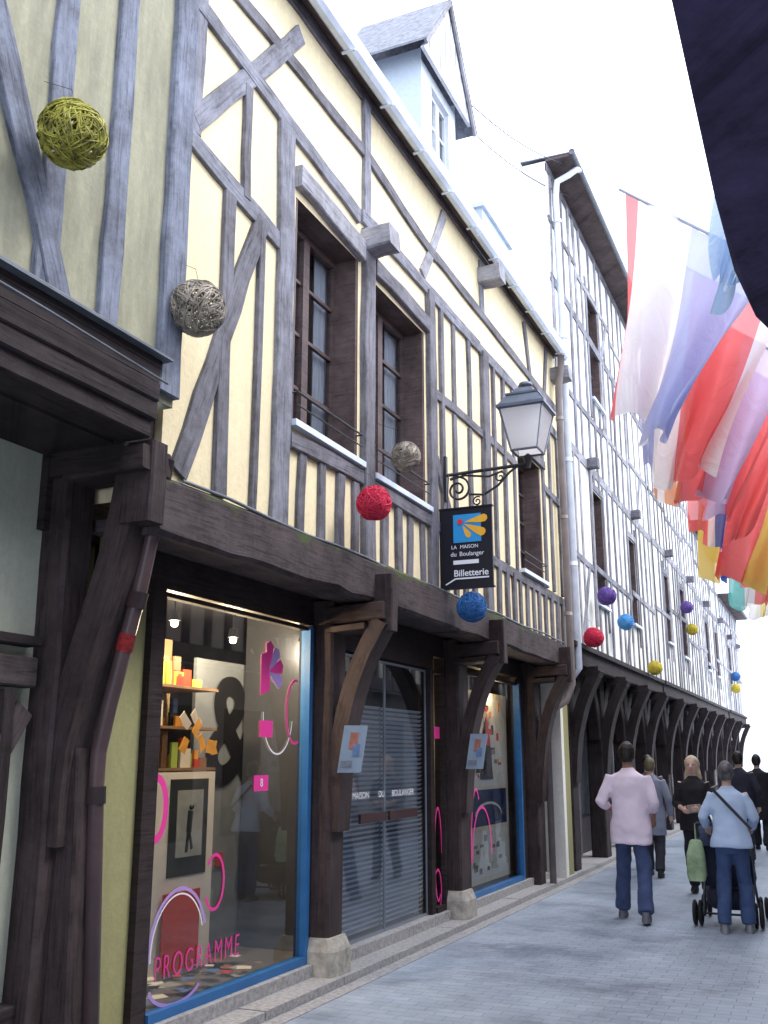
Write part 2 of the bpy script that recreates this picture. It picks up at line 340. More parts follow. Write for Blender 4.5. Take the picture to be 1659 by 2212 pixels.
m.beam((-3.85,4.34,3.24),(-3.30,4.34,3.26),.14,.26,n=(0,1,0),j=.03); m.beam((-3.38,4.34,3.36),(-3.38,4.34,2.90),.13,.2)
m.obj('corner_post',[POSTA],hA)
m=MB(); pp=[(-3.33,4.47,3.3),(-3.36,4.47,3.12),(-3.41,4.47,2.85),(-3.47,4.47,2.55),(-3.53,4.47,2.32),(-3.63,4.47,1.92),(-3.68,4.47,1.68),(-3.69,4.48,1.5),(-3.64,4.52,.06)]
m.tube(pp,.043,12)
for i in(3,7): 
    a=V(pp[i]);d_=(V(pp[i+1])-a).normalized(); m.tube([a,a+d_*.09],.054,12)
m.obj('drainpipe',[M('dark_pipe',(.085,.055,.058),.3,.3,4,.05)],hA)
m=MB(); a=V(pp[4]); d_=(V(pp[5])-a).normalized(); m.tube([a,a+d_*.10],.047,12); m.obj('pipe_sticker',[M('red_sticker',(.5,.05,.05),.5,.6,30,0)],hA)
m=MB(); m.box(-3.9,-3.85,4.62,5.04,.06,2.95); m.obj('olive_pier',[OLIVE],hA)
m=MB(); m.quad((-2.95,-3,8.1),(-2.95,4.5,8.1),(-8,4.5,11.5),(-8,-3,11.5)); m.box(-3.3,-2.95,-3,4.5,8.02,8.09); m.obj('roof',[SLATE],hA)
# ------------------------------------------------------------ house B (cream)
XB=-3.4; YB0,YB1=4.5,14.1
hB=thing('timber_house',(-6,9,0),'cream half-timbered house with jettied upper floor above shops','house',GA)
W=[(6.0,7.12,4.03,5.85),(7.42,8.66,4.0,5.8),(11.9,13.0,3.95,5.55)]
m=MB(); wall(m,XB,YB0,YB1,3.1,7.75,W,0,.28,1); m.quad((XB,YB1,3.1),(-9,YB1,3.1),(-9,YB1,7.7),(XB,YB1,7.7)); m.quad((XB,YB0,3.1),(-9,YB0,3.1),(-9,YB0,7.7),(XB,YB0,7.7)); m.obj('upper_wall',[CREAM,BRN2],hB)
m=MB(); k=[0]
def B(y0,z0,y1,z1,w,mi=0,d=.05,**kw):
    k[0]+=1; o=.0015*(k[0]%9); kw.setdefault('j',.10); m.beam((XB+o,y0,z0),(XB+o,y1,z1),w*.92,d,mi=mi,**kw)
B(4.64,5.55,4.62,7.6,.18,0)
B(5.98,7.3,4.66,5.62,.17,0,j=.11)
B(4.6,5.5,5.75,5.32,.15,0,j=.12)
B(5.5,5.36,4.64,3.28,.18,1,j=.14)
B(5.06,5.35,5.1,3.24,.14,1,j=.12); B(5.24,6.3,5.27,5.42,.10,1); B(5.5,5.3,5.48,3.2,.07,1)
B(5.80,6.35,5.84,3.2,.23,0,j=.1)
B(YB0,7.5,9.4,7.62,.16,1); B(9.4,7.62,YB1,7.66,.16,1)
for a,b,c,d in((4.9,6.92,7.2,6.98),(7.2,6.97,9.0,6.80),(9.0,6.80,14.0,6.76)): B(a,b,c,d,.12,1,j=.13)
for a,b,c,d in((4.6,6.52,7.1,6.26),(7.15,6.30,10.4,6.34),(10.4,6.31,14.0,6.33)): B(a,b,c,d,.15,0,j=.11)
B(7.24,7.5,7.24,6.35,.14,0); B(9.27,7.45,8.62,6.42,.14,2); B(10.55,7.5,10.55,6.8,.14,0); B(12.4,7.5,12.75,6.4,.12,1); B(13.6,7.6,13.3,6.4,.12,1)
B(5.98,6.0,7.15,5.97,.2,2,d=.12); B(7.4,5.93,8.7,5.9,.17,1,d=.10)
B(7.27,6.2,7.29,3.2,.21,1,d=.10,j=.07)
B(8.78,6.3,8.80,3.2,.19,1,d=.09)
B(9.12,6.25,9.12,3.2,.09,1)
for yy in(9.5,10.0): B(yy,6.25,yy+.02,5.3,.10,1); B(yy,5.2,yy,3.9,.10,1)
B(8.9,5.25,10.45,5.28,.11,1); B(8.9,4.55,9.4,3.95,.13,1)
B(10.52,6.3,10.5,3.2,.22,1,d=.10,j=.07)
for yy in(10.9,11.3,11.72): B(yy,6.25,yy+R(-.02,.02),3.9,.09,1)
B(10.6,5.3,11.8,5.28,.11,1); B(11.75,5.62,13.15,5.62,.13,1,d=.09)
for yy in(13.12,13.5,13.98): B(yy,6.25,yy,3.9,.11,1)
for yy in(12.15,12.6): B(yy,6.25,yy,5.7,.09,1)
B(13.1,5.3,14.0,5.28,.11,1)
B(5.95,3.88,7.2,3.9,.13,1,d=.09); B(7.35,3.87,8.75,3.88,.13,1,d=.09); B(8.85,3.86,14.05,3.82,.12,1)
yy=6.16
while yy<14.0:
    if abs(yy-7.28)>.16 and abs(yy-8.79)>.16 and abs(yy-10.5)>.18: B(yy,3.83,yy+R(-.025,.025),3.18,R(.10,.13),1,j=.08)
    yy+=R(.27,.33)
m.obj('timber_frame',[GREY,GREYD,GREYL],hB)
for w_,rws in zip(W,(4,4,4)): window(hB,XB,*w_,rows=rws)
for yy,zz in((7.28,6.08),(10.55,7.28),(13.95,7.25)):
    m=MB(); m.beam((XB,yy,zz),(XB+.28,yy,zz+.02),.21,.23,n=(0,1,0),j=.04); m.obj('corbel',[GREYL],hB)
m=MB(); m.beam((-3.46,YB0-.1,3.03),(-3.46,9.3,3.03),.34,.32,j=.06,seg=20,curve=-.03); m.beam((-3.462,9.3,3.03),(-3.462,YB1,3.02),.33,.31,j=.06,seg=18)
m.box(-3.9,-3.6,YB0,YB1,2.93,3.0); m.obj('jetty_beam',[BROWN],hB)
m=MB(); m.tube([(-3.31,YB0+.1+i*.5,3.205+.012*math.sin(i*1.7)) for i in range(19)],.012,5); m.obj('lead_flashing',[ZINCD],hB)
m=MB()
m.box(-3.93,-3.82,5.04,YB1,2.70,2.93); m.box(-3.92,-3.8,5.04,5.17,.06,2.70); m.box(-3.92,-3.8,7.15,7.62,.06,2.70)
m.box(-3.92,-3.8,9.76,9.86,.06,2.70); m.box(-3.92,-3.8,10.18,10.95,.06,2.70); m.box(-3.92,-3.8,13.02,YB1,.06,2.70); m.box(-3.92,-3.8,7.62,9.76,2.56,2.70)
m.obj('shop_front',[wood('stained_front',(.016,.011,.012),(.045,.032,.032),rough=.6)],hB)
PT=wood('post_timber',(.020,.013,.014),(.068,.047,.046),rough=.65)
def pillar(yc,block=True):
    m=MB(); m.beam((-3.77,yc,.06),(-3.77,yc,2.9),.26,.24,n=(1,0,0),j=.05)
    curvebeam(m,[(-3.66,1.1),(-3.62,1.6),(-3.54,2.05),(-3.41,2.42),(-3.24,2.72)],yc,.13,.22)
    m.beam((-3.7,yc,2.78),(-3.20,yc,2.80),.14,.26,n=(0,1,0),j=.03); m.beam((-3.26,yc,2.64),(-3.26,yc,3.1),.12,.22,j=.04)
    m.beam((-3.70,yc,2.66),(-3.36,yc,2.68),.05,.28,n=(0,1,0),j=.03)
    p=m.obj('post',[PT],hB)
    if block:
        s=MB(); s.rings([(-3.72,yc-.02,.0,.15,.19),(-3.72,yc-.02,.24,.145,.18),(-3.73,yc-.01,.33,.115,.15)],16,sq=.35,sm=False); s.obj('stone_block',[STONE],p)
pillar(7.33); pillar(10.34); pillar(13.35,block=False)
m=MB(); nb=3
for i in range(nb):
    x0=XB+.13*i/nb; x1=XB+.13*(i+1)/nb-.005
    m.beam(((x0+x1)/2,YB0-.1,7.60-.08*i/nb),((x0+x1)/2,YB1-.05,7.64-.08*i/nb),.05,.02,n=(.5,0,1),j=.01,seg=3)
m.obj('soffit',[SOFFIT],hB)
GX=-3.27
m=MB()
for a,b in((YB0-.1,9.9),(9.92,YB1-.05)): 
    ys=[a,(a+b)/2,b]; prof=[(-.00,.14),(.0,.0),(.03,-.035),(.075,-.035),(.11,.0),(.115,.13),(.105,.13),(.10,.01),(.07,-.02),(.035,-.02),(.012,.01),(.01,.14)]
    vs=[(GX+p[0],yy,7.50+.006*(yy-5)+p[1]) for yy in ys for p in prof]; n=len(prof)
    m.add(vs,[(i*n+k2,i*n+(k2+1)%n,(i+1)*n+(k2+1)%n,(i+1)*n+k2) for i in range(2) for k2 in range(n)]+[tuple(range(n)),tuple(range(2*n,3*n))])
yy=YB0+.4
while yy<YB1-.2: m.box(GX-.005,GX+.12,yy,yy+.025,7.45+.006*(yy-5),7.464+.006*(yy-5)); yy+=.8
m.obj('gutter',[ZINC],hB)
m=MB(); m.quad((GX+.03,YB0,7.62),(GX+.03,YB1,7.68),(-6.5,YB1,10.1),(-6.5,YB0,10.0)); m.quad((-6.5,YB0,10),(-6.5,YB1,10.1),(-10,YB1,7.5),(-10,YB0,7.5)); m.obj('roof',[SLATE],hB)
# dormer
m=MB(); xf=-3.42
m.quad((xf,8.72,7.55),(-4.35,8.72,7.55),(-4.35,8.72,9.2),(xf,8.72,9.2),1); m.quad((xf,9.8,7.55),(-4.35,9.8,7.55),(-4.35,9.8,9.2),(xf,9.8,9.2),1)
wall(m,xf,8.72,9.8,7.55,9.06,[(9.0,9.62,7.75,8.92)],0,.12,0)
m.poly([(xf+.12,8.50,9.02),(xf+.12,10.03,9.02),(xf+.12,9.28,10.12)],.04,(-1,0,0),2)
for i in range(8):
    a=8.66+.17*i; hgt=1.08*(1-abs(a+.004-9.28)/.76)
    if hgt>.05: m.box(xf+.121,xf+.126,a,a+.008,9.04,9.04+hgt,3)
d=m.obj('dormer',[WHITEP,BLUEW,M('pale_boards',(.74,.76,.80),.7,.2,8,.2),GREYL],hB)
m=MB()
for ye in(10.12,8.46):
    a=V((xf+.17,9.28,10.22));b=V((xf+.17,ye,8.98 if ye>9 else 9.10)); 
    m.poly([a,b,b+V((-1.15,0,0)),a+V((-1.15,0,0))],.03,(0,0,-1))
m.obj('dormer_roof',[SLATE],d)
m=MB(); m.beam((xf+.15,9.28,10.18),(xf+.15,10.1,8.92),.07,.03,j=.02); m.beam((xf+.15,9.28,10.18),(xf+.15,8.48,9.06),.07,.03,j=.02); m.obj('barge_board',[GREYL],d)
window(hB,xf,9.0,9.62,7.75,8.92,dep=.12,curtain=False,rows=3,frame=WHITEP,rail=False,name='dormer_window')
m=MB(); m.box(-3.62,-3.24,10.2,11.3,7.6,8.02); m.box(-3.66,-3.20,10.16,11.34,8.02,8.07,1); m.obj('roof_hatch',[BLUEW,ZINC],hB)
m=MB(); m.tube([(GX+.06,13.78,7.5),(GX+.05,13.8,7.3),(-3.27,13.82,7.05),(-3.28,13.82,6.8),(-3.27,13.82,3.0),(-3.27,13.82,2.65),(-3.35,13.75,2.42),(-3.5,13.6,2.3),(-3.56,13.52,2.2),(-3.56,13.5,1.9)],.052,12); m.tube([(-3.56,13.5,1.95),(-3.56,13.5,.06)],.045,10)
for z in(6.5,5,3.6): m.tube([(-3.28,13.82,z),(-3.28,13.82,z+.05)],.062,12)
m.obj('drainpipe',[PIPEB],hB)
def shopwin(y0,y1,z0,z1,fr,right=True):
    m=MB(); x=-3.84; t=.055
    m.box(x-.03,x+.05,y1-t,y1,z0,z1,0); m.box(x-.03,x+.05,y0+t*.4,y1-t,z0,z0+t,0); m.box(x-.03,x+.03,y0,y0+t*.4,z0,z1,1); m.box(x-.03,x+.03,y0+t*.4,y1-t,z1-.03,z1,1)
    w=m.obj('shop_window',[fr,DARK],hB)
    g=MB(); g.quad((x,y0+.02,z0+t),(x,y1-t,z0+t),(x,y1-t,z1-.02),(x,y0+.02,z1-.02)); g.obj('glass_pane',[GLASS],w)
    return w
m=MB(); m.box(-3.95,-3.74,5.0,14,.05,.15); m.obj('door_step',[GRANITE],hB)
sw1=shopwin(5.17,7.15,.15,2.68,BLUE); sw2=shopwin(10.95,13.02,.15,2.62,BLUE); sw3=shopwin(9.86,10.18,.15,2.55,DARK)
m=MB(); x=-3.85
for a,b in((7.64,8.69),(8.70,9.74)):
    m.box(x-.008,x+.008,a,a+.009,.15,2.54);m.box(x-.008,x+.008,b-.009,b,.15,2.54);m.box(x-.01,x+.01,a,b,.151,.175);m.box(x-.01,x+.01,a,b,2.52,2.541)
dr=m.obj('shop_door',[M('steel_frame',(.30,.34,.40),.35,.1,4,0,metal=.6)],hB)
m=MB(); m.quad((x,7.65,.16),(x,9.73,.16),(x,9.73,2.53),(x,7.65,2.53)); m.obj('glass_pane',[glass('door_glass',(.92,.95,1),.20,.6)],dr)
m=MB()
for a,b in((7.66,8.68),(8.71,9.72)):
    z=.20; i=0
    while z<2.12:
        i+=1; dz=.003*math.sin(i*.7); m.quad((x-.052,a,z),(x-.052,b,z+dz),(x-.032,b,z+.024+dz),(x-.032,a,z+.024)); z+=.042
m.box(x-.10,x-.08,7.66,9.72,.20,2.12,1)
m.obj('window_blind',[M('blind_slats',(.85,.90,.95),.4,.15,2,0,metal=.1),M('blind_back',(.16,.19,.23),.6,.3,2,0)],dr)
m=MB(); m.box(x+.021,x+.045,8.1,8.66,1.10,1.18,0); m.box(x+.021,x+.045,8.73,9.4,1.10,1.18,0); m.obj('door_handle',[M('brown_plate',(.05,.025,.025),.5,.1,4,0)],dr)
WHV=M('white_letter',(.8,.8,.85),.5,.03,4,0)
for t_,yy in(('MAISON',8.18),('DU',8.62),('BOULANGER',9.13)):
    m=MB(); m.text(t_,.08,facing(x+.006,yy,1.33),0,1.15); m.obj('door_lettering',[WHV],dr)
PINK=M('pink_vinyl',(.75,.05,.30),.5,.05,4,0); PURP=M('purple_vinyl',(.42,.28,.62),.5,.05,4,0)
def arc(mb,yc,zc,ry,rz,a0,a1,mi,w=.022,x=-3.832):
    n=28
    for i in range(n):
        a=math.radians(a0+(a1-a0)*i/n);b=math.radians(a0+(a1-a0)*(i+1)/n)
        P=lambda t,k:(x,yc+(ry+k)*math.cos(t),zc+(rz+k)*math.sin(t))
        mb.quad(P(a,-w/2),P(b,-w/2),P(b,w/2),P(a,w/2),mi)
def decal(fn,par,name='window_motif'):
    m=MB(); fn(m); return m.obj(name,[PINK,PURP,WHV],par)
decal(lambda m:m.text('PROGRAMME',.20,facing(-3.833,5.76,.42),0,.66,bold=-.0025,space=1.3),sw1,'window_lettering')
decal(lambda m:(arc(m,5.52,.50,.30,.36,20,185,1),arc(m,5.515,.50,.275,.33,20,185,2,.01)),sw1)
decal(lambda m:arc(m,5.52,.34,.28,.14,190,330,1),sw1)
decal(lambda m:arc(m,5.90,.86,.11,.17,-150,140,0),sw1)
decal(lambda m:arc(m,6.68,1.98,.22,.30,180,350,2,.012),sw1)
decal(lambda m:arc(m,6.95,2.0,.14,.24,80,290,0,.02),sw1)
decal(lambda m:arc(m,5.22,1.35,.10,.18,-90,90,0,.05),sw1)
def flower(m):
    for i,a in enumerate((0,35,70,105)):
        a=math.radians(a-20); u=V((0,math.cos(a),math.sin(a)));n_=V((0,-math.sin(a),math.cos(a)));o=V((-3.833+.0006*i,6.52,2.28))
        m.add([o,o+u*.1-n_*.035,o+u*.2-n_*.055,o+u*.23,o+u*.2+n_*.055,o+u*.1+n_*.035],[(0,1,2,3,4,5)],None,0 if i%2 else 1)
    m.add([(-3.8345,6.42,2.1),(-3.8345,6.55,2.14),(-3.8345,6.55,2.44),(-3.8345,6.42,2.4)],[(0,1,2,3)],None,0)
decal(flower,sw1); decal(lambda m:m.box(-3.834,-3.83,6.42,6.60,1.80,1.92,0),sw1)
decal(lambda m:(m.box(-3.834,-3.832,6.36,6.56,1.42,1.53,0),m.text('8',.08,facing(-3.829,6.46,1.475),2)),sw1)
decal(lambda m:arc(m,11.45,.55,.35,.55,0,180,0,.03),sw2); decal(lambda m:arc(m,11.25,.5,.2,.8,60,180,0,.03),sw2)
decal(lambda m:arc(m,10.02,.7,.1,.45,0,300,0,.03),sw3); decal(lambda m:arc(m,10.0,.35,.1,.2,0,360,0,.025),sw3); decal(lambda m:m.box(-3.834,-3.83,9.92,10.1,1.85,1.97,0),sw3)
# interior
m=MB()
def rm(x0,x1,y0,y1,z0,z1,mi): m.box(x0,x1,y0,y1,z0,z1,mi)
rm(-6.6,-6.55,5.0,14,.1,2.9,0); rm(-6.6,-3.95,4.95,5.0,.1,2.9,2); rm(-6.6,-3.95,14,14.05,.1,2.9,0); rm(-6.6,-3.95,5,14,2.9,2.92,0); rm(-6.6,-3.95,5,14,.1,.14,1)
rm(-4.7,-3.95,7.60,7.63,.14,2.9,0); rm(-5.4,-3.95,9.8,9.84,.14,2.9,0); rm(-5.5,-3.96,10.3,10.36,.14,2.9,2)
m.obj('shop_interior',[M('charcoal_wall',(.06,.065,.08),.7,.2,3,0),M('shop_floor',(.16,.15,.15),.4,.2,5,0),M('warm_wall',(.6,.52,.38),.8,.1,3,0)],hB)
m=MB()
rm(-4.75,-4.72,6.88,8.4,.15,2.45,5)
rm(-4.7,-4.45,6.05,6.80,.15,1.55,0); rm(-4.449,-4.44,6.22,6.70,.82,1.50,1); rm(-4.439,-4.435,6.30,6.63,.95,1.42,10)
rm(-4.72,-4.42,5.55,6.02,.14,1.1,0); rm(-4.419,-4.41,6.15,6.6,.2,.72,2)
for z in(1.56,1.86,2.16): rm(-4.95,-4.45,5.45,6.8,z,z+.02,7)
for i in range(64):
    z=random.choice((1.582,1.882,2.182)); yy=R(5.5,6.72); xx=R(-4.75,-4.46); rm(xx-.02,xx,yy,yy+R(.04,.13),z,z+R(.06,.24),random.choice([2,3,2,3,3,4,0,1,8,7]))
rm(-4.97,-4.95,5.4,6.85,1.5,2.6,9)
for i in range(46): 
    yy=R(5.3,7.0);xx=R(-4.42,-3.95); z=.16+.0012*i; w_=R(.03,.09); a=R(0,3)
    c_,s_=math.cos(a)*w_,math.sin(a)*w_; m.quad((xx+c_,yy+s_,z),(xx-s_,yy+c_,z),(xx-c_,yy-s_,z),(xx+s_,yy-c_,z),random.choice([0,2,7,6,10,8,7]))
for i in range(7): a=R(0,3); q=6.2+.07*i; h_=1.66+R(0,.24); m.beam((-4.35,q,h_),(-4.35,q+.10*math.cos(a),h_+.10),.08,.003,mi=random.choice([3,0,3]),j=.15,seg=2)
for (yy,zz,a_,b_,c_) in((7.05,1.05,.12,.16,10),(7.25,.8,.10,.1,2),(7.1,.45,.12,.18,10)): rm(-4.715,-4.70,yy,yy+a_,zz,zz+b_,c_)
m.text('&',1.25,facing(-4.705,7.42,1.84),6,1,bold=.03)
m.sphere((-4.43,6.47,1.30),.022,1,8); m.beam((-4.432,6.47,1.27),(-4.432,6.45,1.12),.06,.003,mi=1); m.beam((-4.432,6.445,1.12),(-4.432,6.43,.98),.03,.003,mi=1); m.beam((-4.432,6.46,1.12),(-4.432,6.50,1.0),.025,.003,mi=1)
m.obj('shop_display',[M('display_white',(.72,.68,.60),.6,.1,3,0),M('display_dark',(.03,.035,.035),.4,.2,3,0),M('display_red',(.55,.05,.02),.6,.2,5,0),M('display_amber',(.85,.42,.05),.6,.3,9,0),M('display_lime',(.4,.55,.1),.6,.1,4,0),M('display_panel',(.20,.225,.26),.5,.2,3,0),M('display_black',(.008,.008,.01),.4,.1,3,0),M('display_wood',(.25,.15,.08),.6,.3,6,0),M('display_blue',(.08,.16,.4),.6,.2,6,0),M('display_back',(.45,.32,.18),.7,.3,3,0),M('display_grey',(.30,.32,.30),.6,.3,5,0)],hB)
m=MB(); x=-3.99
rm(x,x+.02,11.35,12.95,.22,2.45,0)
def P2(a,b,c,d_,mi,o=.0): rm(x+.0205+o,x+.023+o,a,b,c,d_,mi)
P2(11.45,12.85,1.32,2.38,5); P2(11.45,12.85,.86,1.28,6); P2(11.45,12.85,.28,.80,5)
for i in range(30): a=R(11.5,12.6);c=R(1.36,2.25); P2(a,a+R(.05,.2),c,c+R(.03,.12),random.choice([0,1,2,3,3,2,4]),.003+.0002*i)
m.poly([(x+.03,11.8,1.4),(x+.03,12.3,1.4),(x+.03,12.2,1.9),(x+.03,12.05,2.15),(x+.03,11.9,1.9)],.002,(1,0,0),4); m.poly([(x+.034,11.95,1.8),(x+.034,12.2,1.8),(x+.034,12.1,2.2)],.002,(1,0,0),2)
arc(m,12.1,.98,.5,.14,0,180,5,.03,x+.03)
for i in range(14): a=R(11.5,12.6);c=R(.32,.7); P2(a,a+R(.05,.14),c,c+R(.03,.08),random.choice([0,1,1,4]),.003+.0002*i)
m.obj('poster_display',[M('poster_cream',(.75,.66,.50),.7,.1,4,0),M('poster_grey',(.3,.28,.25),.6,.5,9,0),M('poster_red',(.65,.05,.04),.6,.2,4,0),M('poster_orange',(.8,.30,.06),.6,.3,4,0),M('poster_black',(.02,.02,.03),.5,.2,3,0),M('poster_white',(.75,.73,.66),.6,.1,4,0),M('poster_navy',(.015,.03,.10),.5,.3,6,0)],hB)
BULB=emit('bulb_glow',(1,.82,.5),40)
for i,(x_,y_,z_,e) in enumerate(((-4.40,6.10,2.62,80),(-4.3,6.75,2.56,48),(-4.4,10.15,1.98,20),(-3.93,12.2,2.55,14),(-4.1,7.55,2.6,30))):
    m=MB(); m.sphere((x_,y_,z_),.028,0,10); m.tube([(x_,y_,z_+.02),(x_,y_,z_+.09)],[.045,.03],10,1); m.tube([(x_,y_,z_+.09),(x_,y_,2.9)],.006,5,1); m.obj('spotlight',[BULB,IRON],hB)
    l=bpy.data.lights.new('spot_glow','POINT'); l.energy=e; l.color=(1,.76,.46); l.shadow_soft_size=.04
    o=bpy.data.objects.new('lamp_light',l); C.objects.link(o); o.location=(x_+.0,y_-.02,z_-.08)
for i,yc in enumerate((7.18,10.2)):
    m=MB(); 
    def Q(u,v,o): return V((-3.58+.15*u+.06*v,yc+.10*u-o,1.54+.36*v))
    for mi,(u0,u1,v0,v1,o) in enumerate(((0,1,0,1,0),(.35,.7,.50,.85,.006),(.55,.85,.35,.6,.009),(.1,.6,.12,.25,.008))):
        a=[Q(u0,v0,o),Q(u1,v0,o),Q(u1,v1,o),Q(u0,v1,o)]; m.poly(a,.004 if mi else .02,(0,1,0),mi)
    m.obj('wall_plaque',[M('plaque_pale',(.26,.33,.42),.4,.15,4,0),M('plaque_orange',(.38,.15,.11),.5,.5,14,0),M('plaque_blue',(.14,.22,.40),.5,.4,14,0),M('plaque_grey',(.2,.22,.26),.5,.4,14,0)],base=(-3.45,yc,1.5),label='small pale information plaque fixed to a dark timber post',cat='sign',group='plaques on the shop posts')
# ------------------------------------------------------------ far houses
def house(y0,y1,ztop,plas,fr,label,deep,wins,floors,posts,jx=0,spacing=.52):
    X=-3.4+jx; ov=.42
    h=thing('timber_house',(-5,(y0+y1)/2,0),label,'house',GA)
    m=MB(); wall(m,X,y0,y1,3.2,ztop,wins,0,.22,1)
    m.quad((X,y0,3.2),(-9,y0,3.2),(-9,y0,7.3),(X,y0,7.3)) ; m.quad((X,y1,3.2),(-9,y1,3.2),(-9,y1,7.3),(X,y1,7.3))
    dp=.42
    if ztop>7.4:
        for yy in(y0,y1): m.quad((X,yy,7.3),(X-dp,yy,7.3),(X-dp,yy,ztop),(X,yy,ztop))
        m.quad((X-dp,y0,7.2),(X-dp,y1,7.2),(X-dp,y1,ztop),(X-dp,y0,ztop))
    m.obj('upper_wall',[plas,BRN2],h)
    m=MB(); q=0
    def b(a,c,d,e,w,**kw):
        nonlocal q; q+=1; o=.0012*(q%9); m.beam((X+o,a,c),(X+o,d,e),w,.034,mi=random.choice([0,0,1,2]),**kw)
    lv=[3.25]+floors+[ztop-.1]
    for z in lv[1:-1]: b(y0,z,y1,z+R(-.03,.03),.16)
    b(y0,ztop-.1,y1,ztop-.1,.14)
    for lo,hi in zip(lv,lv[1:]):
        ya=y0
        while ya<y1-.5:
            yb=min(y1,ya+R(1.8,3.6)); mid=lo+(hi-lo)*R(.36,.6); b(ya,mid,yb,mid+R(-.06,.06),.10); ya=yb
        yy=y0+.1
        while yy<y1-.05:
            inw=[w for w in wins if w[0]-.08<yy<w[1]+.08 and w[2]<hi and w[3]>lo]
            w_=R(.08,.15)
            if inw:
                w=inw[0]
                if w[2]-lo>.3: b(yy,lo,yy,w[2]-.06,w_)
                if hi-w[3]>.3: b(yy,w[3]+.06,yy,hi,w_)
            else: b(yy,lo,yy+R(-.10,.10),hi,w_,j=.1)
            yy+=R(spacing*.65,spacing*1.35)
        for i in range(2):
            a=R(y0+.3,y1-1.4)
            if not any(w[0]-.3<a+.5<w[1]+.3 for w in wins): b(a,lo,a+R(.6,.9),lo+(hi-lo)*.45,.12)
    for w in wins:
        for s in(w[0]-.08,w[1]+.08): b(s,w[2]-.4,s,w[3]+.3,.13)
        b(w[0]-.15,w[3]+.08,w[1]+.15,w[3]+.08,.12)
    m.obj('timber_frame',[fr,GREYD,GREYL],h)
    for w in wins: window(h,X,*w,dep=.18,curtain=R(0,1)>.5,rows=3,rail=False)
    m=MB(); m.beam((X-.1,y0+.01,3.12),(X-.1,y1-.01,3.12),.30,.34,j=.03,seg=10); m.beam((X+.06,y0+.01,3.25),(X+.06,y1-.01,3.25),.08,.14,j=.03); m.box(-4.3,X-.2,y0,y1,3.0,3.1); m.obj('jetty_beam',[DARK],h)
    for z in floors[:1]:
        yy=y0+2.0
        while yy<y1-.3: c=MB(); c.beam((X,yy,z+.02),(X+.20,yy,z+.02),.17,.18,n=(0,1,0),j=.05); c.obj('corbel',[GREYD],h); yy+=R(3.4,4.6)
    m=MB(); m.box(X,X+ov,y0-.02,y1+.02,ztop-.02,ztop+.03,0); m.obj('soffit',[SOFFIT],h)
    m=MB(); m.tube([(X+ov+.02,y0-.05,ztop+.03),(X+ov+.02,y1,ztop+.03)],.05,10); m.obj('gutter',[ZINCD],h)
    m=MB(); m.poly([(X+ov,y0-.02,ztop+.035),(X+ov,y1,ztop+.035),(X-dp,y1,ztop+.06),(X-dp,y0-.02,ztop+.06)],.02,(0,0,1)); 
    if deep: m.quad((X-dp,y0,ztop+.06),(X-dp,y1,ztop+.06),(-9,y1,7.0),(-9,y0,7.0))
    m.obj('roof',[SLATE],h)
    m=MB(); wall(m,-4.15,y0,y1,0,3.1,[],0)
    yy=y0+.9
    while yy<y1-1.6:
        m.box(-4.14,-4.10,yy,yy+.12,.06,2.6,1); m.box(-4.14,-4.10,yy+1.3,yy+1.42,.06,2.6,1); m.box(-4.13,-4.11,yy+.12,yy+1.3,.7,2.5,2); yy+=2.4
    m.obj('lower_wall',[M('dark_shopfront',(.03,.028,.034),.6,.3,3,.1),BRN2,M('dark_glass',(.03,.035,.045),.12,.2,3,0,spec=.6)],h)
    for yc in posts:
        m=MB(); m.beam((-3.74,yc,.05),(-3.74,yc,3.0),.36,.26,j=.05)
        curvebeam(m,[(-3.64,1.3),(-3.58,1.9),(-3.44,2.45),(-3.2,2.95)],yc,.16,.3)
        for s in(-1,1):
            pts=[(.14,2.0),(.26,2.4),(.50,2.75),(.85,3.0)]
            for (a,b_),(c,d) in zip(pts,pts[1:]): m.beam((-3.72,yc+s*a,b_-.02),(-3.72,yc+s*c,d+.02),.22,.2,j=.02,seg=2)
        m.beam((-3.5,yc,2.92),(-3.16,yc,2.92),.16,.3,n=(0,1,0))
        m.obj('post',[DARK],h)
    return h
h2=house(14.14,22.4,11.05,CREAM2,GREY,'tall pale half-timbered house with white drainpipe and deep eaves',False,[(16.4,17.2,4.15,6.1),(16.8,17.7,7.9,9.9),(19.6,20.3,4.2,5.9)],[6.45,9.0],[15.2,17.4,19.6,21.8])
h3=house(22.45,30.2,10.0,CREAM2,GREY,'grey-white half-timbered house leaning along the narrow street',False,[(26.6,27.5,4.2,6.0),(24.0,24.7,4.3,5.9)],[6.45,8.6],[24.5,27,29.2],jx=.02)
h4=house(30.25,37.0,8.5,CREAM2,GREY,'low pale half-timbered house with small windows above arcade',True,[(32.2,33.0,4.3,5.8),(34.9,35.7,4.3,5.8)],[6.3],[31.5,34],jx=.0)
h5=house(37.05,44.2,7.3,CREAM3,GREYL,'small grey half-timbered house at the street end',True,[(39.2,40.0,4.3,5.7)],[6.0],[37.3,40.4,43.8],jx=.03)
m=MB(); m.box(-3.9,-3.55,14.2,14.34,.06,2.95,0); m.box(-3.9,-3.58,14.34,14.75,.06,2.95,1); m.obj('pilaster',[CREAM2,OLIVE],h2)
m=MB(); m.tube([(-2.96,14.7,11.1),(-2.98,14.5,11.0),(-3.1,14.4,10.86),(-3.27,14.33,10.75),(-3.30,14.32,10.5),(-3.28,14.32,2.9),(-3.4,14.3,2.75)],.052,12)
for z in(10,8,6,4.4): m.tube([(-3.29,14.32,z),(-3.29,14.32,z+.06)],.064,12)
m.obj('drainpipe',[PIPEW],h2)
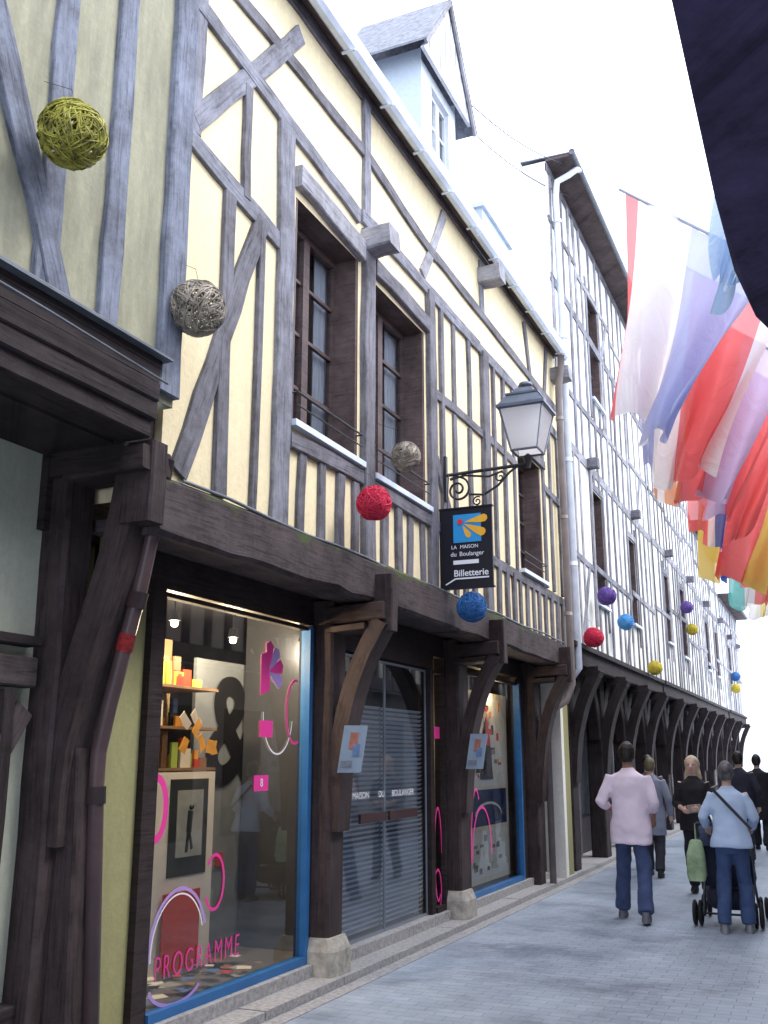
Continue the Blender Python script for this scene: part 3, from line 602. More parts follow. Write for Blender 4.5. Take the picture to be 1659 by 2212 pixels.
for (x0,x1,y0,z1,lab) in((-9,-2.6,72,6.5,'distant pale rendered building closing the street'),(-2.55,4,80,5.5,'distant low white building beyond the street')):  # glare at the street end is put into these whitened colours
    h=thing('far_building',((x0+x1)/2,y0,0),lab,'building')
    m=MB(); m.box(x0,x1,y0,y0+8,0,z1,0)
    for i in range(5):
        for j_ in range(2): xx=x0+.6+i*(x1-x0-1)/5; m.box(xx,xx+.6,y0-.02,y0-.002,.8+j_*2.6,2.3+j_*2.6,1)
    m.obj('building_front',[plaster('glare_white_render'+lab[8:11],(.88,.88,.9),(.8,.8,.82),.3),M('glare_pale_window',(.55,.58,.64),.3,.1,3,0)],h)
    m=MB(); m.poly([(x0-.2,y0-.3,z1),(x1+.2,y0-.3,z1),(x1+.2,y0+4,z1+.8),(x0-.2,y0+4,z1+.8)],.1,(0,0,1)); m.obj('roof',[M('glare_pale_roof',(.6,.62,.66),.7,.2,4,.1)],h)
for (y0,y1,lab,ps) in((3.7,11,'pale half-timbered house carrying a row of flagpoles',CREAM2),(11.05,19,'cream half-timbered house carrying flagpoles',CREAM2),(19.05,30,'grey half-timbered house opposite the arcade',CREAM2)):  # unseen houses opposite, kept low and pale to let light into the street
    h=thing('timber_house',(2.5,(y0+y1)/2,0),lab,'house',GA)
    m=MB(); m.box(.62,5,y0,y1,3,5.2,0); m.box(1.0,5,y0,y1,0,3,1)
    yy=y0+.5
    while yy<y1-1.4: m.box(.98,.999,yy,yy+1.1,.5,2.4,2); yy+=1.9
    m.obj('house_wall',[ps,M('shopfront'+str(int(y0)),(.42,.42,.44),.7,.5,1.5,.1),M('opposite_glass'+str(int(y0)),(.05,.06,.08),.15,.3,3,0)],h)
    m=MB(); yy=y0+.15
    while yy<y1: m.beam((.61,yy,3.1),(.61,yy,5.1),.15,.08,n=(-1,0,0),seg=4); yy+=.55
    m.beam((.59,y0,3.1),(.59,y1,3.1),.25,.12,seg=6); m.beam((.59,y0,4.2),(.59,y1,4.2),.16,.1,seg=6); m.obj('timber_frame',[GREYD],h)
    m=MB(); m.poly([(.35,y0,5.15),(.35,y1,5.15),(2.8,y1,6.3),(2.8,y0,6.3)],.08,(0,0,1)); m.obj('roof',[SLATE],h)
hN=thing('timber_house',(2.5,0,0),'dark timber house with low jetty overhanging the street','house',GA)
JET=wood('navy_jetty_boards',(.025,.02,.05),(.075,.06,.14))
m=MB(); m.box(1.02,5,-4,3.6,0,3.0); m.obj('lower_wall',[CREAM3],hN)
m=MB(); m.poly([(-.14,-4,3.0),(-.145,2.35,3.0),(-.135,2.75,2.99),(-.10,3.05,2.97),(-.02,3.3,2.95),(.1,3.5,2.95),(.3,3.6,2.97),(5,3.6,3),(5,-4,3)],2.4,(0,0,1)); m.obj('jetty_floor',[JET],hN)
# ------------------------------------------------------------ balls
def ballmesh(mb,r,strands,core,tr):
    if core: mb.sphere((0,0,0),r*.93,0,24)
    for i in range(strands):
        ax=V((R(-1,1),R(-1,1),R(-1,1))).normalized(); a=ax.orthogonal().normalized(); b=ax.cross(a)
        off=R(-.55,.55) if not core else R(-.75,.75); rr=r*math.sqrt(1-off*off); ph=R(0,6); seg=26
        amp=R(.02,.06)*r; pts=[]
        L=R(.5,1.0)
        for k_ in range(seg+1):
            t=2*math.pi*k_/seg*L+ph; p=ax*(off*r)+(a*math.cos(t)+b*math.sin(t))*rr
            p=p.normalized()*(r+amp*math.sin(3*t)+R(-.3,.3)*tr); pts.append(p)
        mb.tube(pts,tr*R(.7,1.2),4,0,True,False)
mw=MB(); ballmesh(mw,.15,120,False,.0042); my=MB(); ballmesh(my,.15,90,True,.0042)
def ball(pos,r,src,mat,lab,wallx):
    m=MB(); s=r/.15; rot=Matrix.Rotation(R(0,6),3,'Z')@Matrix.Rotation(R(0,3),3,'X')
    m.v=[rot@v*s+V(pos) for v in src.v]; m.f=src.f; m.uv=src.uv; m.mi=src.mi; m.sm=src.sm
    o=m.obj('hanging_ball',[mat],base=pos,label=lab,cat='decoration',group='woven balls strung along the facades')
    t=MB(); p=V(pos); t.tube([p+V((0,0,r*.95)),p+V((-.03,0,r+.10)),(wallx+.02,p.y+.02,p.z+r+.22)],.0015,5); t.obj('string',[IRON],o)
YG=M('olive_wicker',(.36,.34,.06),.6,.8,14,0); NAT=M('natural_wicker',(.38,.33,.27),.6,.8,14,0); REDB=M('red_yarn',(.62,.03,.08),.6,.25,9,0); BLB=M('blue_yarn',(.04,.16,.42),.6,.3,9,0)
LBL=M('light_blue_yarn',(.12,.40,.75),.6,.2,9,0); PUB=M('purple_yarn',(.16,.09,.35),.6,.3,9,0); YEB=M('yellow_yarn',(.62,.50,.06),.6,.3,9,0)
ball((-3.05,3.22,4.54),.155,mw,YG,'mossy yellow-green wicker ball hanging before greenish plaster',X0)
ball((-3.15,4.44,4.19),.156,mw,NAT,'natural brown wicker ball hanging by the corner post',XB)
ball((-3.1,7.45,4.13),.122,mw,NAT,'small natural wicker ball hanging before a window',XB)
ball((-3.1,6.81,3.57),.133,my,REDB,'red yarn ball hanging under the first-floor window',XB)
ball((-3.1,9.1,3.07),.143,my,BLB,'blue yarn ball hanging under the black sign',XB)
ball((-3.15,14.8,3.39),.145,my,REDB,'red yarn ball hanging beside the white drainpipe',XB)
ball((-3.15,17.5,3.95),.137,my,LBL,'light blue ball hanging on the tall house',XB)
ball((-3.15,15.95,4.18),.145,my,PUB,'dark purple yarn ball hanging on the tall house',XB)
ball((-3.15,20.4,3.39),.138,my,YEB,'yellow yarn ball hanging above the arcade',XB)
ball((-3.15,26.1,5.37),.153,my,PUB,'purple ball hanging high on the grey house',XB)
ball((-3.15,26.9,4.9),.145,my,YEB,'yellow ball hanging below a purple ball',XB)
ball((-3.15,38.6,4.1),.16,my,YEB,'small yellow ball hanging near the street end',XB)
ball((-3.15,38.9,4.55),.16,my,BLB,'small blue ball hanging near the street end',XB)
# ------------------------------------------------------------ lantern and sign
yl=9.1; xl=-2.49
L=thing('street_lamp',(XB,yl,4.4),'dark grey iron wall lantern with frosted panes on scrolled bracket','street lamp')
LM=M('lamp_metal',(.12,.14,.18),.4,.25,6,.05,metal=.3)
m=MB()
m.tube([(XB+.02,yl,4.42),(-3.0,yl,4.43),(xl-.02,yl,4.44)],.018,8); m.beam((XB+.05,yl,4.15),(XB+.05,yl,4.62),.05,.03)
m.tube([(xl,yl,4.40),(xl,yl,4.52)],[.02,.05],8)
def spiral(cx,cz,r0,r1,a0,turns,n=40):
    return [(cx+(r0+(r1-r0)*i/n)*math.cos(a0+turns*2*math.pi*i/n),yl,cz+(r0+(r1-r0)*i/n)*math.sin(a0+turns*2*math.pi*i/n)) for i in range(n+1)]
m.tube(spiral(-3.22,4.26,.14,.02,2.2,-1.8),.012,6); m.tube([(-3.30,yl,4.37),(-3.15,yl,4.40),(-2.9,yl,4.36),(-2.75,yl,4.40)],.011,6)
m.tube([(-3.1,yl,4.20),(-2.95,yl,4.18),(-2.8,yl,4.26),(-2.68,yl,4.38),(-2.6,yl,4.43)],.012,6); m.tube(spiral(-2.78,4.34,.06,.01,0,1.4),.008,6); m.tube(spiral(-3.02,4.12,.05,.01,1,1.4),.008,6)
m.obj('bracket',[IRON],L)
def sqr(z,h): return [(xl-h,yl-h,z),(xl+h,yl-h,z),(xl+h,yl+h,z),(xl-h,yl+h,z)]
zb,zt=4.56,4.98; hb,ht=.13,.215
m=MB(); 
for a,b in zip(sqr(zb,hb),sqr(zt,ht)): m.tube([a,b],.010,6)
for z,h_ in((zb,hb),(zt,ht)):
    p=sqr(z,h_)
    for i in range(4): m.tube([p[i],p[(i+1)%4]],.012,6)
m.sphere((xl,yl,4.52),.03,0,8)
m.obj('lamp_frame',[LM],L)
m=MB(); a=sqr(zb,hb-.004);b=sqr(zt,ht-.004)
for i in range(4): m.quad(a[i],a[(i+1)%4],b[(i+1)%4],b[i])
fg,nt,bs=base('frosted_pane'); bs.inputs['Base Color'].default_value=(.92,.94,.97,1); bs.inputs['Roughness'].default_value=.4
tl=nt.nodes.new('ShaderNodeBsdfTranslucent'); tl.inputs[0].default_value=(.97,.98,1,1); mx=nt.nodes.new('ShaderNodeMixShader'); mx.inputs[0].default_value=.8
nt.links.new(bs.outputs[0],mx.inputs[1]); nt.links.new(tl.outputs[0],mx.inputs[2]); nt.links.new(mx.outputs[0],nt.nodes['Material Output'].inputs[0])
m.obj('lamp_glass',[fg],L)
m=MB(); 
def frust(z0,h0,z1,h1): 
    m.add(sqr(z0,h0)+sqr(z1,h1),[(0,1,2,3),(4,5,6,7)]+[(i,(i+1)%4,(i+1)%4+4,i+4) for i in range(4)])
frust(4.98,.24,5.01,.24); frust(5.01,.23,5.12,.155); frust(5.12,.165,5.14,.165); frust(5.14,.115,5.21,.08)
m.tube([(xl,yl,5.21),(xl,yl,5.24),(xl,yl,5.245),(xl,yl,5.28),(xl,yl,5.29)],[.045,.045,.075,.06,.01],12); m.obj('lamp_roof',[LM],L)
S=thing('shop_sign',(-3.11,9.0,3.24),'black hanging sign with blue square, orange petals and lettering','sign')
m=MB(); m.box(-3.38,-2.84,8.985,9.015,3.25,4.03,0)
m.box(-3.39,-2.83,8.975,9.025,3.235,3.25,0); m.box(-3.39,-2.83,8.975,9.025,4.03,4.045,0); m.obj('sign_board',[M('sign_black',(.012,.012,.02),.4,.2,3,0)],S)
m=MB(); yF=8.98
m.box(-3.235,-2.95,yF,yF+.003,3.69,3.97,0)
for i,(a,l_,w_) in enumerate(((-60,.17,.8),(-26,.27,1.2),(8,.27,1.1))): 
    a=math.radians(a); o=V((-3.15,yF-.002-.002*i,3.885));u=V((math.cos(a),0,math.sin(a)));n_=V((-math.sin(a),0,math.cos(a)))
    pts=[o+u*.03]+[o+u*(l_*q)-n_*(w_*r_) for q,r_ in((.4,.018),(.7,.034),(.9,.036),(.99,.018))]+[o+u*l_]+[o+u*(l_*q)+n_*(w_*r_) for q,r_ in((.99,.018),(.9,.034),(.7,.03),(.4,.016))]
    m.add(pts,[tuple(range(len(pts)))],None,1)
m.add([(-3.16+.03*math.cos(t*.5236),yF-.010,3.895+.028*math.sin(t*.5236)) for t in range(12)],[tuple(range(12))],None,2)
m.obj('sign_emblem',[M('sign_blue',(.03,.30,.65),.5,.05,3,0),M('sign_orange',(.80,.42,.04),.5,.05,3,0),M('sign_red',(.7,.04,.04),.5,.05,3,0)],S)
for t_,sz,px_,pz in(('LA',.05,-3.23,3.645),('MAISON',.05,-3.075,3.645),('du',.062,-3.235,3.575),('Boulanger',.062,-3.05,3.575)):
    m=MB(); m.text(t_,sz,facing_y(px_,yF,pz),0); m.obj('sign_lettering',[WHV],S)
m=MB(); m.box(-3.24,-2.98,yF,yF+.003,3.475,3.515,0); m.obj('sign_bar',[WHV],S)
m=MB(); m.text('Billetterie',.09,facing_y(-3.06,yF,3.385),0,bold=.0012); m.obj('sign_lettering',[WHV],S)
m=MB(); m.beam((-3.32,yF,3.28),(-3.22,yF,3.335),.014,.003,n=(0,1,0)); m.beam((-3.22,yF,3.335),(-2.88,yF,3.335),.014,.003,n=(0,1,0)); m.obj('sign_underline',[WHV],S)
m=MB(); 
for x_ in(-3.3,-2.92): m.tube([(x_,9.0,4.04),(x_,9.05,4.42)],.006,5)
m.obj('hanger',[IRON],S)
# ------------------------------------------------------------ flags
RD=(.92,.20,.20);WH=(.94,.94,.95);LV=(.50,.56,.84);BL=(.12,.22,.66);YL=(.93,.74,.16);OR=(.92,.45,.22);TE=(.18,.58,.55);PKK=(.94,.38,.40);LP=(.68,.60,.86)
FL=[('red, white and pale blue',[(0,RD),(.09,WH),(.46,LV)]),
('white and red',[(0,LV),(.12,WH),(.38,RD),(.88,WH)]),
('white, red and orange striped',[(0,OR),(.06,WH),(.12,OR),(.18,WH),(.24,OR),(.30,RD),(.66,LP)]),
('red with purple band',[(0,LV),(.2,PKK),(.5,LP),(.64,RD)]),
('red with blue cross',[(0,RD),(.30,WH),(.35,BL),(.45,WH),(.50,RD)]),
('red and yellow',[(0,YL),(.24,RD),(.8,YL)]),
('blue, white and red',[(0,BL),(.3,WH),(.45,PKK)]),
('teal, white and red',[(0,TE),(.33,WH),(.66,RD)]),
('white and yellow',[(0,WH),(.5,YL),(.7,WH)]),
('pale blue',[(0,(.45,.62,.85)),(.5,(.75,.85,.95)),(.8,(.45,.62,.85))])]
ysf=[6.9,7.8,8.7,9.6,10.6,11.7,12.9,14.3,16.0,5.3]
lens=[1.85,2.0,1.98,1.85,1.95,2.2,2.05,2.1,2.0,.75]
POLE=M('flagpole_paint',(.35,.38,.5),.4,.1,3,0)
for fi,((nm,st),yf) in enumerate(zip(FL,ysf)):
    near=nm=='pale blue'; ph=[.6,2.1,3.4,.2,1.5,4.4,5.2,2.8,1.0,2.0][fi]; fr=[2.3,2.6,2.9,2.4,3.0,2.1,2.6,2.2,2.5,2.0][fi]
    tip=V((-1.07,yf,5.82)); bs_=V((.6,yf,4.42))
    if near: tip=V((-.28,yf,4.90)); bs_=V((.6,yf,4.5))
    dr_=(bs_-tip).normalized()
    F=thing('flag',bs_,nm+' flag drooping from a wall pole','flag','flags hanging over the street')
    m=MB(); m.tube([bs_,tip+dr_*(.15 if near else -.04)],[.016,.011],8); m.obj('flagpole',[POLE],F)
    m=MB(); ns,nt_=70,50; vs=[];ln=lens[fi]
    sway=[-.02,-.03,-.02,.02,.02,.0,.04,.0,.0,0][fi]; hoist=1.3 if not near else .45; bw=.40 if fi==0 else (.2 if near else .58)
    for i in range(nt_+1):
        t=i/nt_
        for j_ in range(ns+1):
            s=j_/ns; top=tip+dr_*(s*hoist)
            bot=V((tip.x-.13+bw*s+sway,yf+.14*math.sin(ph+3*s),tip.z-ln+.06*math.sin(s*7+ph)-.16*s+.14*abs(s-.4)))
            e=t**.8; p=top.lerp(bot,e); amp=(.04+.18*t)*(.5 if near else 1)
            p+=V(((.05*t+.012)*math.sin(fr*6.28*s*1.1+ph*2+t*2.8),amp*math.sin(fr*6.28*s+ph+2.2*t)+.06*t*math.sin(fr*14*s+ph*3+t*2),-(.18 if not near else .05)*math.sin(math.pi*s)*math.sin(math.pi*min(1,t*1.2))*.6-.03*t*math.sin(s*16+ph)))
            vs.append(p)
    fs=[];uv=[]
    for i in range(nt_):
        for j_ in range(ns):
            fs.append((i*(ns+1)+j_,i*(ns+1)+j_+1,(i+1)*(ns+1)+j_+1,(i+1)*(ns+1)+j_)); uv.append([((j_)/ns,i/nt_),((j_+1)/ns,i/nt_),((j_+1)/ns,(i+1)/nt_),(j_/ns,(i+1)/nt_)])
    m.add(vs,fs,uv,0,True); m.obj('flag_cloth',[flagmat('flag_'+nm.replace(' ','_').replace(',',''),st)],F)
for i,(a,b) in enumerate((((-3.9,9.4,10.0),(-3.0,15.2,11.4)),((-4.0,9.4,9.8),(-3.2,16,11.3)))):
    m=MB(); a=V(a);b=V(b); m.tube([a.lerp(b,t/10)+V((0,0,-.35*math.sin(math.pi*t/10))) for t in range(11)],.008,5); m.obj('overhead_cable',[IRON],base=a,label='thin dark cable strung between two roofs',cat='cable',group='cables between the roofs')
# ------------------------------------------------------------ people
def solid(mb,voxel,smooth=3,disp=0,dsz=.12):
    me=bpy.data.meshes.new('tmp'); me.from_pydata([tuple(v) for v in mb.v],[],mb.f); me.update()
    bm=bmesh.new(); bm.from_mesh(me); bmesh.ops.recalc_face_normals(bm,faces=bm.faces); bm.to_mesh(me); bm.free()
    o=bpy.data.objects.new('tmp',me); C.objects.link(o)
    r=o.modifiers.new('r','REMESH'); r.mode='VOXEL'; r.voxel_size=voxel; r.use_smooth_shade=True
    s=o.modifiers.new('s','SMOOTH'); s.iterations=smooth; s.factor=.5
    if disp:
        tx=bpy.data.textures.new('cl','CLOUDS'); tx.noise_scale=dsz; tx.noise_depth=1; d=o.modifiers.new('d','DISPLACE'); d.texture=tx; d.strength=disp; d.mid_level=.5; d.texture_coords='GLOBAL'
        s=o.modifiers.new('s2','SMOOTH'); s.iterations=3; s.factor=.5
    dg=bpy.context.evaluated_depsgraph_get(); dg.update(); out=bpy.data.meshes.new_from_object(o.evaluated_get(dg)); bpy.data.objects.remove(o)
    m=MB(); m.mesh(out,0,None,True); return m
SKIN=M('skin',(.60,.40,.32),.55,.12,6,0); SKIND=M('tanned_skin',(.34,.19,.13),.55,.12,6,0)
EYE=M('eye_dark',(.03,.02,.02),.3,.1,3,0); LIP=M('lips',(.4,.12,.1),.5,.1,3,0)
def limb(mb,pts,rs,sides=12):
    P=[];Q=[]
    for i in range(len(pts)-1):
        a,b=V(pts[i]),V(pts[i+1])
        for k_ in range(5): P.append(a.lerp(b,k_/5)); Q.append(rs[i]+(rs[i+1]-rs[i])*k_/5)
    P.append(V(pts[-1]));Q.append(rs[-1]); mb.tube(P,Q,sides)
def person(loc,head,H,label,cl,pose,fem=False,hair='short',hem=.80,sleeve=1.0,skirt=None,skin=SKIN,lean=0,bulk=1.0,group='people walking in the street',hair_c=(.02,.015,.012)):
    s=H/1.75; b=V(loc); rot=Matrix.Rotation(math.radians(head),4,'Z')
    X=Matrix.Translation(b)@rot@Matrix.Scale(s,4)
    def lf(p):
        p=V(p); 
        if p.z>.9: p.y+=lean*(p.z-.9)
        return p
    def fin(mb):
        mb.v=[X@lf(v) for v in mb.v]; return mb
    T=thing('person',b,label,'person',group)
    sw=.175 if fem else .195; hipw=.165 if fem else .155
    sh={-1:V((-sw,0,1.42)),1:V((sw,0,1.42))}
    el={-1:V(pose['el'][0]),1:V(pose['el'][1])}; wr={-1:V(pose['wr'][0]),1:V(pose['wr'][1])}
    kn={-1:V(pose['kn'][0]),1:V(pose['kn'][1])}; an={-1:V(pose['an'][0]),1:V(pose['an'][1])}
    bd=MB()
    bd.rings([(0,0,.84,.12,.08),(0,0,.95,hipw-.02,.09),(0,.005,1.06,.125,.08),(0,0,1.2,.14,.09),(0,0,1.33,.155,.095),(0,-.005,1.42,.14,.075),(0,-.005,1.47,.075,.06),(0,0,1.50,.052,.055),(0,.01,1.55,.05,.055)],20)
    bd.rings([(0,.035,1.525,.025,.03),(0,.03,1.545,.05,.06),(0,.02,1.58,.064,.08),(0,.015,1.63,.074,.093),(0,.01,1.67,.076,.098),(0,.005,1.71,.068,.088),(0,0,1.74,.042,.056),(0,0,1.752,.01,.01)],20)
    bd.tube([(0,.105,1.65),(0,.128,1.615),(0,.105,1.605)],[.008,.014,.01],8)
    for e in(-1,1): bd.sphere((e*.078,.0,1.635),.022,0,8,(.45,.8,1.3))
    for e in(-1,1):
        limb(bd,[sh[e]-V((e*.02,0,0)),el[e],wr[e]],[.05,.039,.027])
        d=(wr[e]-el[e]).normalized(); sd=V((e,0,0)); sd=(sd-d*sd.dot(d)).normalized(); fw=d.cross(sd).normalized()
        if fw.y<0: fw=-fw
        p=wr[e]; bd.tube([p-d*.01,p+d*.04,p+d*.085],[.024,.034,.033],10)
        for q,(o,l) in enumerate(((-.026,.062),(-.009,.075),(.009,.08),(.026,.072))):
            s0=p+d*.075+fw*o; bd.tube([s0,s0+d*l*.5-sd*.006,s0+d*l*.85-sd*.022],[.0095,.009,.007],6)
        s0=p+d*.02+fw*.028; bd.tube([s0,s0+d*.03+fw*.02-sd*.01,s0+d*.06+fw*.022-sd*.018],[.012,.011,.008],6)
        hp=V((e*.085,0,.90)); limb(bd,[hp,kn[e],an[e]],[.07,.05,.038])
        f=an[e]; bd.tube([f+V((0,-.05,-.03)),f+V((0,.02,-.035)),f+V((0,.10,-.05)),f+V((0,.15,-.055))],[.035,.04,.035,.02],8)
    bd=solid(bd,.0075,2)
    for e in(-1,1): bd.sphere((e*.031,.098,1.648),.011,1,8,(1.2,.6,.7))
    bd.beam((-.022,.112,1.578),(.022,.112,1.578),.01,.008,n=(0,1,0),mi=2,seg=2)
    fin(bd).obj('body',[skin,EYE,LIP],T)
    if skirt is None:
        t=MB(); t.rings([(0,0,.80,.13,.09),(0,0,.88,hipw+.01,.105),(0,0,.96,.145,.095),(0,0,1.0,.13,.085)],18)
        for e in(-1,1):
            hp=V((e*.08,0,.88)); limb(t,[hp,kn[e],an[e]+V((0,-.01,.0))],[.090,.078,.072*bulk])
        fin(solid(t,.012,3,.025,.14)).obj('trousers',[cl['leg']],T)
    t=MB(); w=bulk
    rg=[(0,0,hem,(hipw+.045)*w,.145*w),(0,0,.95,(hipw+.04)*w,.142*w),(0,0,1.08,.170*w,.128*w),(0,0,1.2,.175*w,.126*w),(0,0,1.33,.188*w,.124*w),(0,-.005,1.42,.17*w,.10*w),(0,-.005,1.475,.085,.072),(0,0,1.505,.062,.064)]
    t.rings(rg,22)
    for e in(-1,1):
        pts=[sh[e]-V((e*.03,0,.01)),el[e]]; rs=[.072*w,.056*w]
        if sleeve>.5: pts.append(el[e].lerp(wr[e],(sleeve-.5)*2)); rs.append(.046*w)
        limb(t,pts,rs)
    fin(solid(t,.012,4,.03,.16)).obj('shirt' if sleeve<1 else 'jacket',[cl['top']],T)
    t=MB()
    for e in(-1,1):
        f=an[e]; z0=f.z-.085
        t.rings([(f.x,f.y+.045,z0,.047,.135),(f.x,f.y+.045,z0+.025,.05,.138),(f.x,f.y+.03,z0+.06,.044,.105),(f.x,f.y-.01,z0+.10,.042,.055)],16)
    fin(t).obj('shoes',[cl['shoe']],T)
    hm=M('hair',hair_c,.5,.4,30,.6,60,stretch=(1,1,.2)); t=MB()
    rg=[(0,-.03,1.56,.055,.055),(0,-.025,1.60,.078,.085),(0,-.02,1.65,.086,.092),(0,-.012,1.70,.083,.095),(0,-.006,1.74,.062,.078),(0,-.004,1.765,.03,.04),(0,0,1.772,.008,.01)]
    if hair=='long': rg=[(0,-.05,1.40,.09,.045),(0,-.05,1.47,.115,.06),(0,-.03,1.54,.108,.075)]+[(a,b_,c,d*1.18,e_*1.02) for a,b_,c,d,e_ in rg[1:]]
    t.rings(rg,20)
    if hair=='bun': t.sphere((0,-.11,1.68),.048,0,10)
    fin(solid(t,.008,2,.012,.05)).obj('hair',[hm],T)
    return T
WALK=dict(kn=((-.10,.12,.49),(.10,-.02,.47)),an=((-.11,.14,.085),(.10,-.20,.10)))
STAND=dict(kn=((-.10,.02,.49),(.10,.02,.49)),an=((-.12,0,.085),(.12,0,.085)))
def cl(top,leg,shoe,**k):
    return dict(top=M('clothing_top',top,.85,.10,3,.35,7,dist=.03),leg=M('clothing_leg',leg,.85,.3,6,.35,14,dist=.03),shoe=M('shoe_leather',shoe,.6,.1,4,0))
person((-2.09,11.2,.006),4,1.80,'man in loose pink shirt and blue jeans walking away',cl((.84,.70,.79),(.06,.085,.18),(.14,.14,.16)),dict(el=((-.285,-.05,1.16),(.25,-.04,1.15)),wr=((-.19,.16,1.05),(.22,.12,.98)),kn=((-.11,.14,.50),(.12,-.04,.47)),an=((-.15,.20,.085),(.13,-.24,.11))),hem=.74,sleeve=.75,skin=SKIND,bulk=1.06)
wom=person((-1.05,10.85,.006),6,1.60,'woman in light blue cardigan and jeans leaning over a pushchair',cl((.50,.62,.82),(.055,.09,.20),(.25,.25,.28)),dict(el=((-.28,.02,1.17),(.26,.03,1.17)),wr=((-.24,.26,1.04),(.22,.28,1.04)),kn=((-.10,.05,.49),(.11,.10,.49)),an=((-.13,-.05,.085),(.12,.06,.085))),fem=True,hair='bun',hem=.86,sleeve=.9,lean=.16,bulk=1.04,hair_c=(.12,.115,.12))
m=MB(); m.beam((-1.19,10.77,1.36),(-.84,10.69,.98),.028,.008,n=(0,-1,.0)); m.beam((-1.19,10.78,1.36),(-1.16,10.98,1.38),.028,.01,n=(0,0,1)); m.obj('bag_strap',[IRON],wom)
person((-2.55,15.4,.006),0,1.64,'person in grey coat walking away by the arcade',cl((.22,.24,.31),(.03,.03,.04),(.02,.02,.02)),dict(el=((-.26,-.04,1.15),(.26,-.04,1.15)),wr=((-.26,.08,.9),(.26,.08,.9)),**WALK),hem=.6,hair_c=(.14,.12,.07))
person((-2.75,16.4,.006),10,1.68,'dark-haired person in dark clothes standing near the arcade',cl((.10,.10,.13),(.03,.03,.045),(.02,.02,.02)),dict(el=((-.26,-.04,1.15),(.26,-.04,1.15)),wr=((-.26,.05,.9),(.26,.05,.9)),**STAND))
person((-1.72,13.6,.006),178,1.66,'blonde woman in black clothes walking towards us holding a purse',cl((.02,.018,.022),(.02,.02,.03),(.02,.02,.02)),dict(el=((-.25,-.02,1.14),(.25,-.02,1.14)),wr=((-.10,.2,1.10),(.12,.2,1.08)),**WALK),fem=True,hair='long',hair_c=(.58,.46,.32),sleeve=.8)
person((-1.50,17.6,.006),0,1.74,'dark-haired person in dark jacket walking away',cl((.03,.03,.045),(.03,.03,.04),(.02,.02,.02)),dict(el=((-.27,-.04,1.15),(.27,-.04,1.15)),wr=((-.26,.08,.9),(.26,.08,.9)),**WALK))
person((-1.42,20.5,.006),0,1.7,'dark-haired person in wide black coat walking away',cl((.018,.015,.02),(.02,.02,.025),(.02,.02,.02)),dict(el=((-.29,-.04,1.15),(.29,-.04,1.15)),wr=((-.29,.08,.9),(.29,.08,.9)),**WALK),hem=.55,bulk=1.2)
m=MB(); m.beam((-1.78,13.38,1.03),(-1.62,13.36,1.05),.1,.03,n=(0,1,0),j=.02); m.obj('purse',[M('purse_leather',(.35,.28,.25),.5,.1,5,0)],base=(-1.70,13.37,1.0),label='small pale purse held by the blonde woman',cat='bag')
px,py=-1.16,11.50
P=thing('pushchair',(px,py,0),'dark pushchair with a green bag pushed along the street','pushchair')
m=MB()
for e in(-1,1):
    x_=px+e*.24
    m.tube([(x_,py-.44,1.0),(x_,py-.38,.92),(x_,py+.0,.45),(x_,py+.38,.12)],.014,8); m.tube([(x_,py+.15,.62),(x_,py-.10,.35),(x_,py-.36,.12)],.014,8); m.tube([(x_,py-.05,.5),(x_,py+.3,.55)],.012,8)
m.tube([(px-.24,py-.44,1.0),(px+.24,py-.44,1.0)],.018,8); m.tube([(px-.27,py-.36,.13),(px+.27,py-.36,.13)],.011,8); m.tube([(px-.27,py+.38,.12),(px+.27,py+.38,.12)],.011,8); m.obj('pushchair_frame',[M('frame_metal',(.10,.10,.12),.4,.1,4,0,metal=.6)],P)
m=MB(); m.poly([(px-.23,py-.30,.88),(px+.23,py-.30,.88),(px+.23,py-.08,.36),(px-.23,py-.08,.36)],.04,(0,1,.3)); m.poly([(px-.22,py-.05,.38),(px+.22,py-.05,.38),(px+.22,py+.28,.42),(px-.22,py+.28,.42)],.04,(0,0,1))
for e in(-1,1): m.poly([(px+e*.23,py-.28,.86),(px+e*.23,py+.05,.66),(px+e*.23,py+.28,.42),(px+e*.23,py-.06,.36)],.02,(1,0,0))
m.rings([(px,py-.05,.16,.17,.22),(px,py-.05,.20,.22,.27),(px,py-.05,.32,.22,.27),(px,py-.05,.34,.19,.24)],16,sq=.6); m.obj('seat',[M('seat_fabric',(.03,.035,.06),.9,.3,6,.2)],P)
m=MB(); n=8; f=lambda t:(py-.12-.26*math.cos(t),.74+.26*math.sin(t))
for i in range(n):
    a=math.pi*(.05+.62*i/n);b=math.pi*(.05+.62*(i+1)/n); y1_,z1_=f(a);y2_,z2_=f(b); m.quad((px-.24,y1_,z1_),(px+.24,y1_,z1_),(px+.24,y2_,z2_),(px-.24,y2_,z2_))
    for e in(-1,1): m.add([(px+e*.24,y1_,z1_),(px+e*.24,y2_,z2_),(px+e*.24,py-.1,.72)],[(0,1,2)])
m.obj('canopy',[M('canopy_fabric',(.04,.05,.09),.9,.3,6,.2)],P)
for e in(-1,1):
    for dy,r_ in((-.36,.125),(.38,.11)):
        for o_ in(-.028,.028):
            m=MB(); c=V((px+e*.29+o_,py+dy,r_+.006)); n=20
            m.tube([c+V((0,r_*.86*math.cos(6.2832*i/n),r_*.86*math.sin(6.2832*i/n))) for i in range(n+1)],.017,8)
            m.tube([c+V((-.012,0,0)),c+V((.012,0,0))],.024,8)
            for q in range(5): m.tube([c,c+V((0,r_*.85*math.cos(q*1.2566),r_*.85*math.sin(q*1.2566)))],.007,5)
            m.obj('wheel',[M('tyre',(.02,.02,.022),.7,.1,4,0)],P)
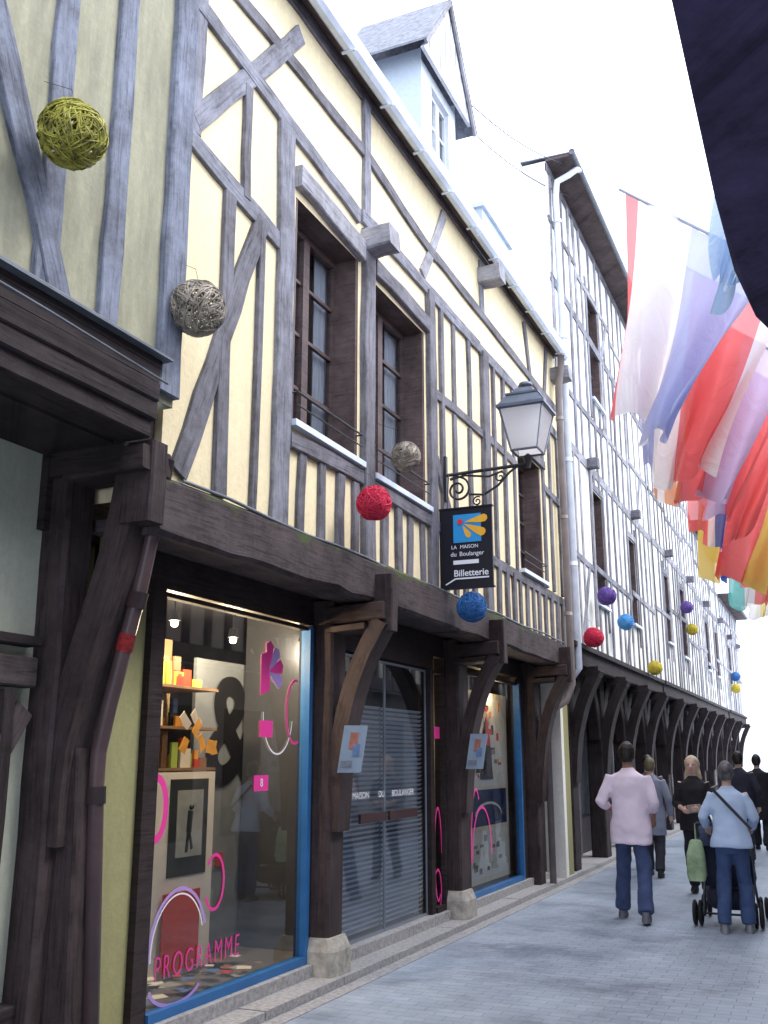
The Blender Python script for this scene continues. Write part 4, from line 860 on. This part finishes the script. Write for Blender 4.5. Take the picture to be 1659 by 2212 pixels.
m=MB(); m.rings([(px-.27,py-.40,.44,.08,.06),(px-.27,py-.40,.50,.10,.08),(px-.27,py-.40,.70,.09,.07),(px-.26,py-.40,.82,.06,.045),(px-.26,py-.40,.84,.04,.03)],18,sq=.7); m.tube([(px-.26,py-.43,.83),(px-.25,py-.44,1.0),(px-.26,py-.37,.83)],.006,5)
m.v=[v+V((R(-.004,.004),R(-.004,.004),0)) for v in m.v]
m.obj('shopping_bag',[M('green_bag',(.36,.48,.28),.7,.4,7,.5,14,dist=.04)],base=(px-.27,py-.4,.44),label='pale green bag hanging from the pushchair handle',cat='bag')
# ------------------------------------------------------------ light
w=bpy.data.worlds.new('World'); bpy.context.scene.world=w; w.use_nodes=True; nt=w.node_tree; bg=nt.nodes['Background']
sky=nt.nodes.new('ShaderNodeTexSky'); sky.sky_type='NISHITA'; sky.sun_disc=False; sky.sun_elevation=math.radians(52); sky.sun_rotation=math.radians(70); sky.dust_density=6; sky.air_density=1.0; sky.ozone_density=1
hs=nn(nt,'ShaderNodeMixRGB'); hs.inputs[0].default_value=.8; hs.inputs[2].default_value=(21.5,23.2,27,1)
nt.links.new(sky.outputs[0],hs.inputs[1]); nt.links.new(hs.outputs[0],bg.inputs[0]); bg.inputs[1].default_value=.15
sl=bpy.data.lights.new('sun','SUN'); sl.energy=2.2; sl.angle=math.radians(16); sl.color=(1,.97,.93)
so=bpy.data.objects.new('sun',sl); C.objects.link(so)
el_,az=math.radians(52),math.radians(70)
d=V((math.sin(az)*math.cos(el_),math.cos(az)*math.cos(el_),math.sin(el_))); so.rotation_euler=d.to_track_quat('Z','Y').to_euler(); so.location=(5,5,20)
cam=bpy.data.cameras.new('camera'); co=bpy.data.objects.new('camera',cam); C.objects.link(co)
co.location=(0,0,1.65); co.rotation_euler=(math.radians(90+13.89),0,math.radians(23.89)); cam.sensor_fit='VERTICAL'; cam.sensor_height=36; cam.lens=35; cam.clip_start=.05; cam.clip_end=1000
s=bpy.context.scene; s.camera=co; s.view_settings.view_transform='Standard'; s.view_settings.look='None'; s.view_settings.exposure=0
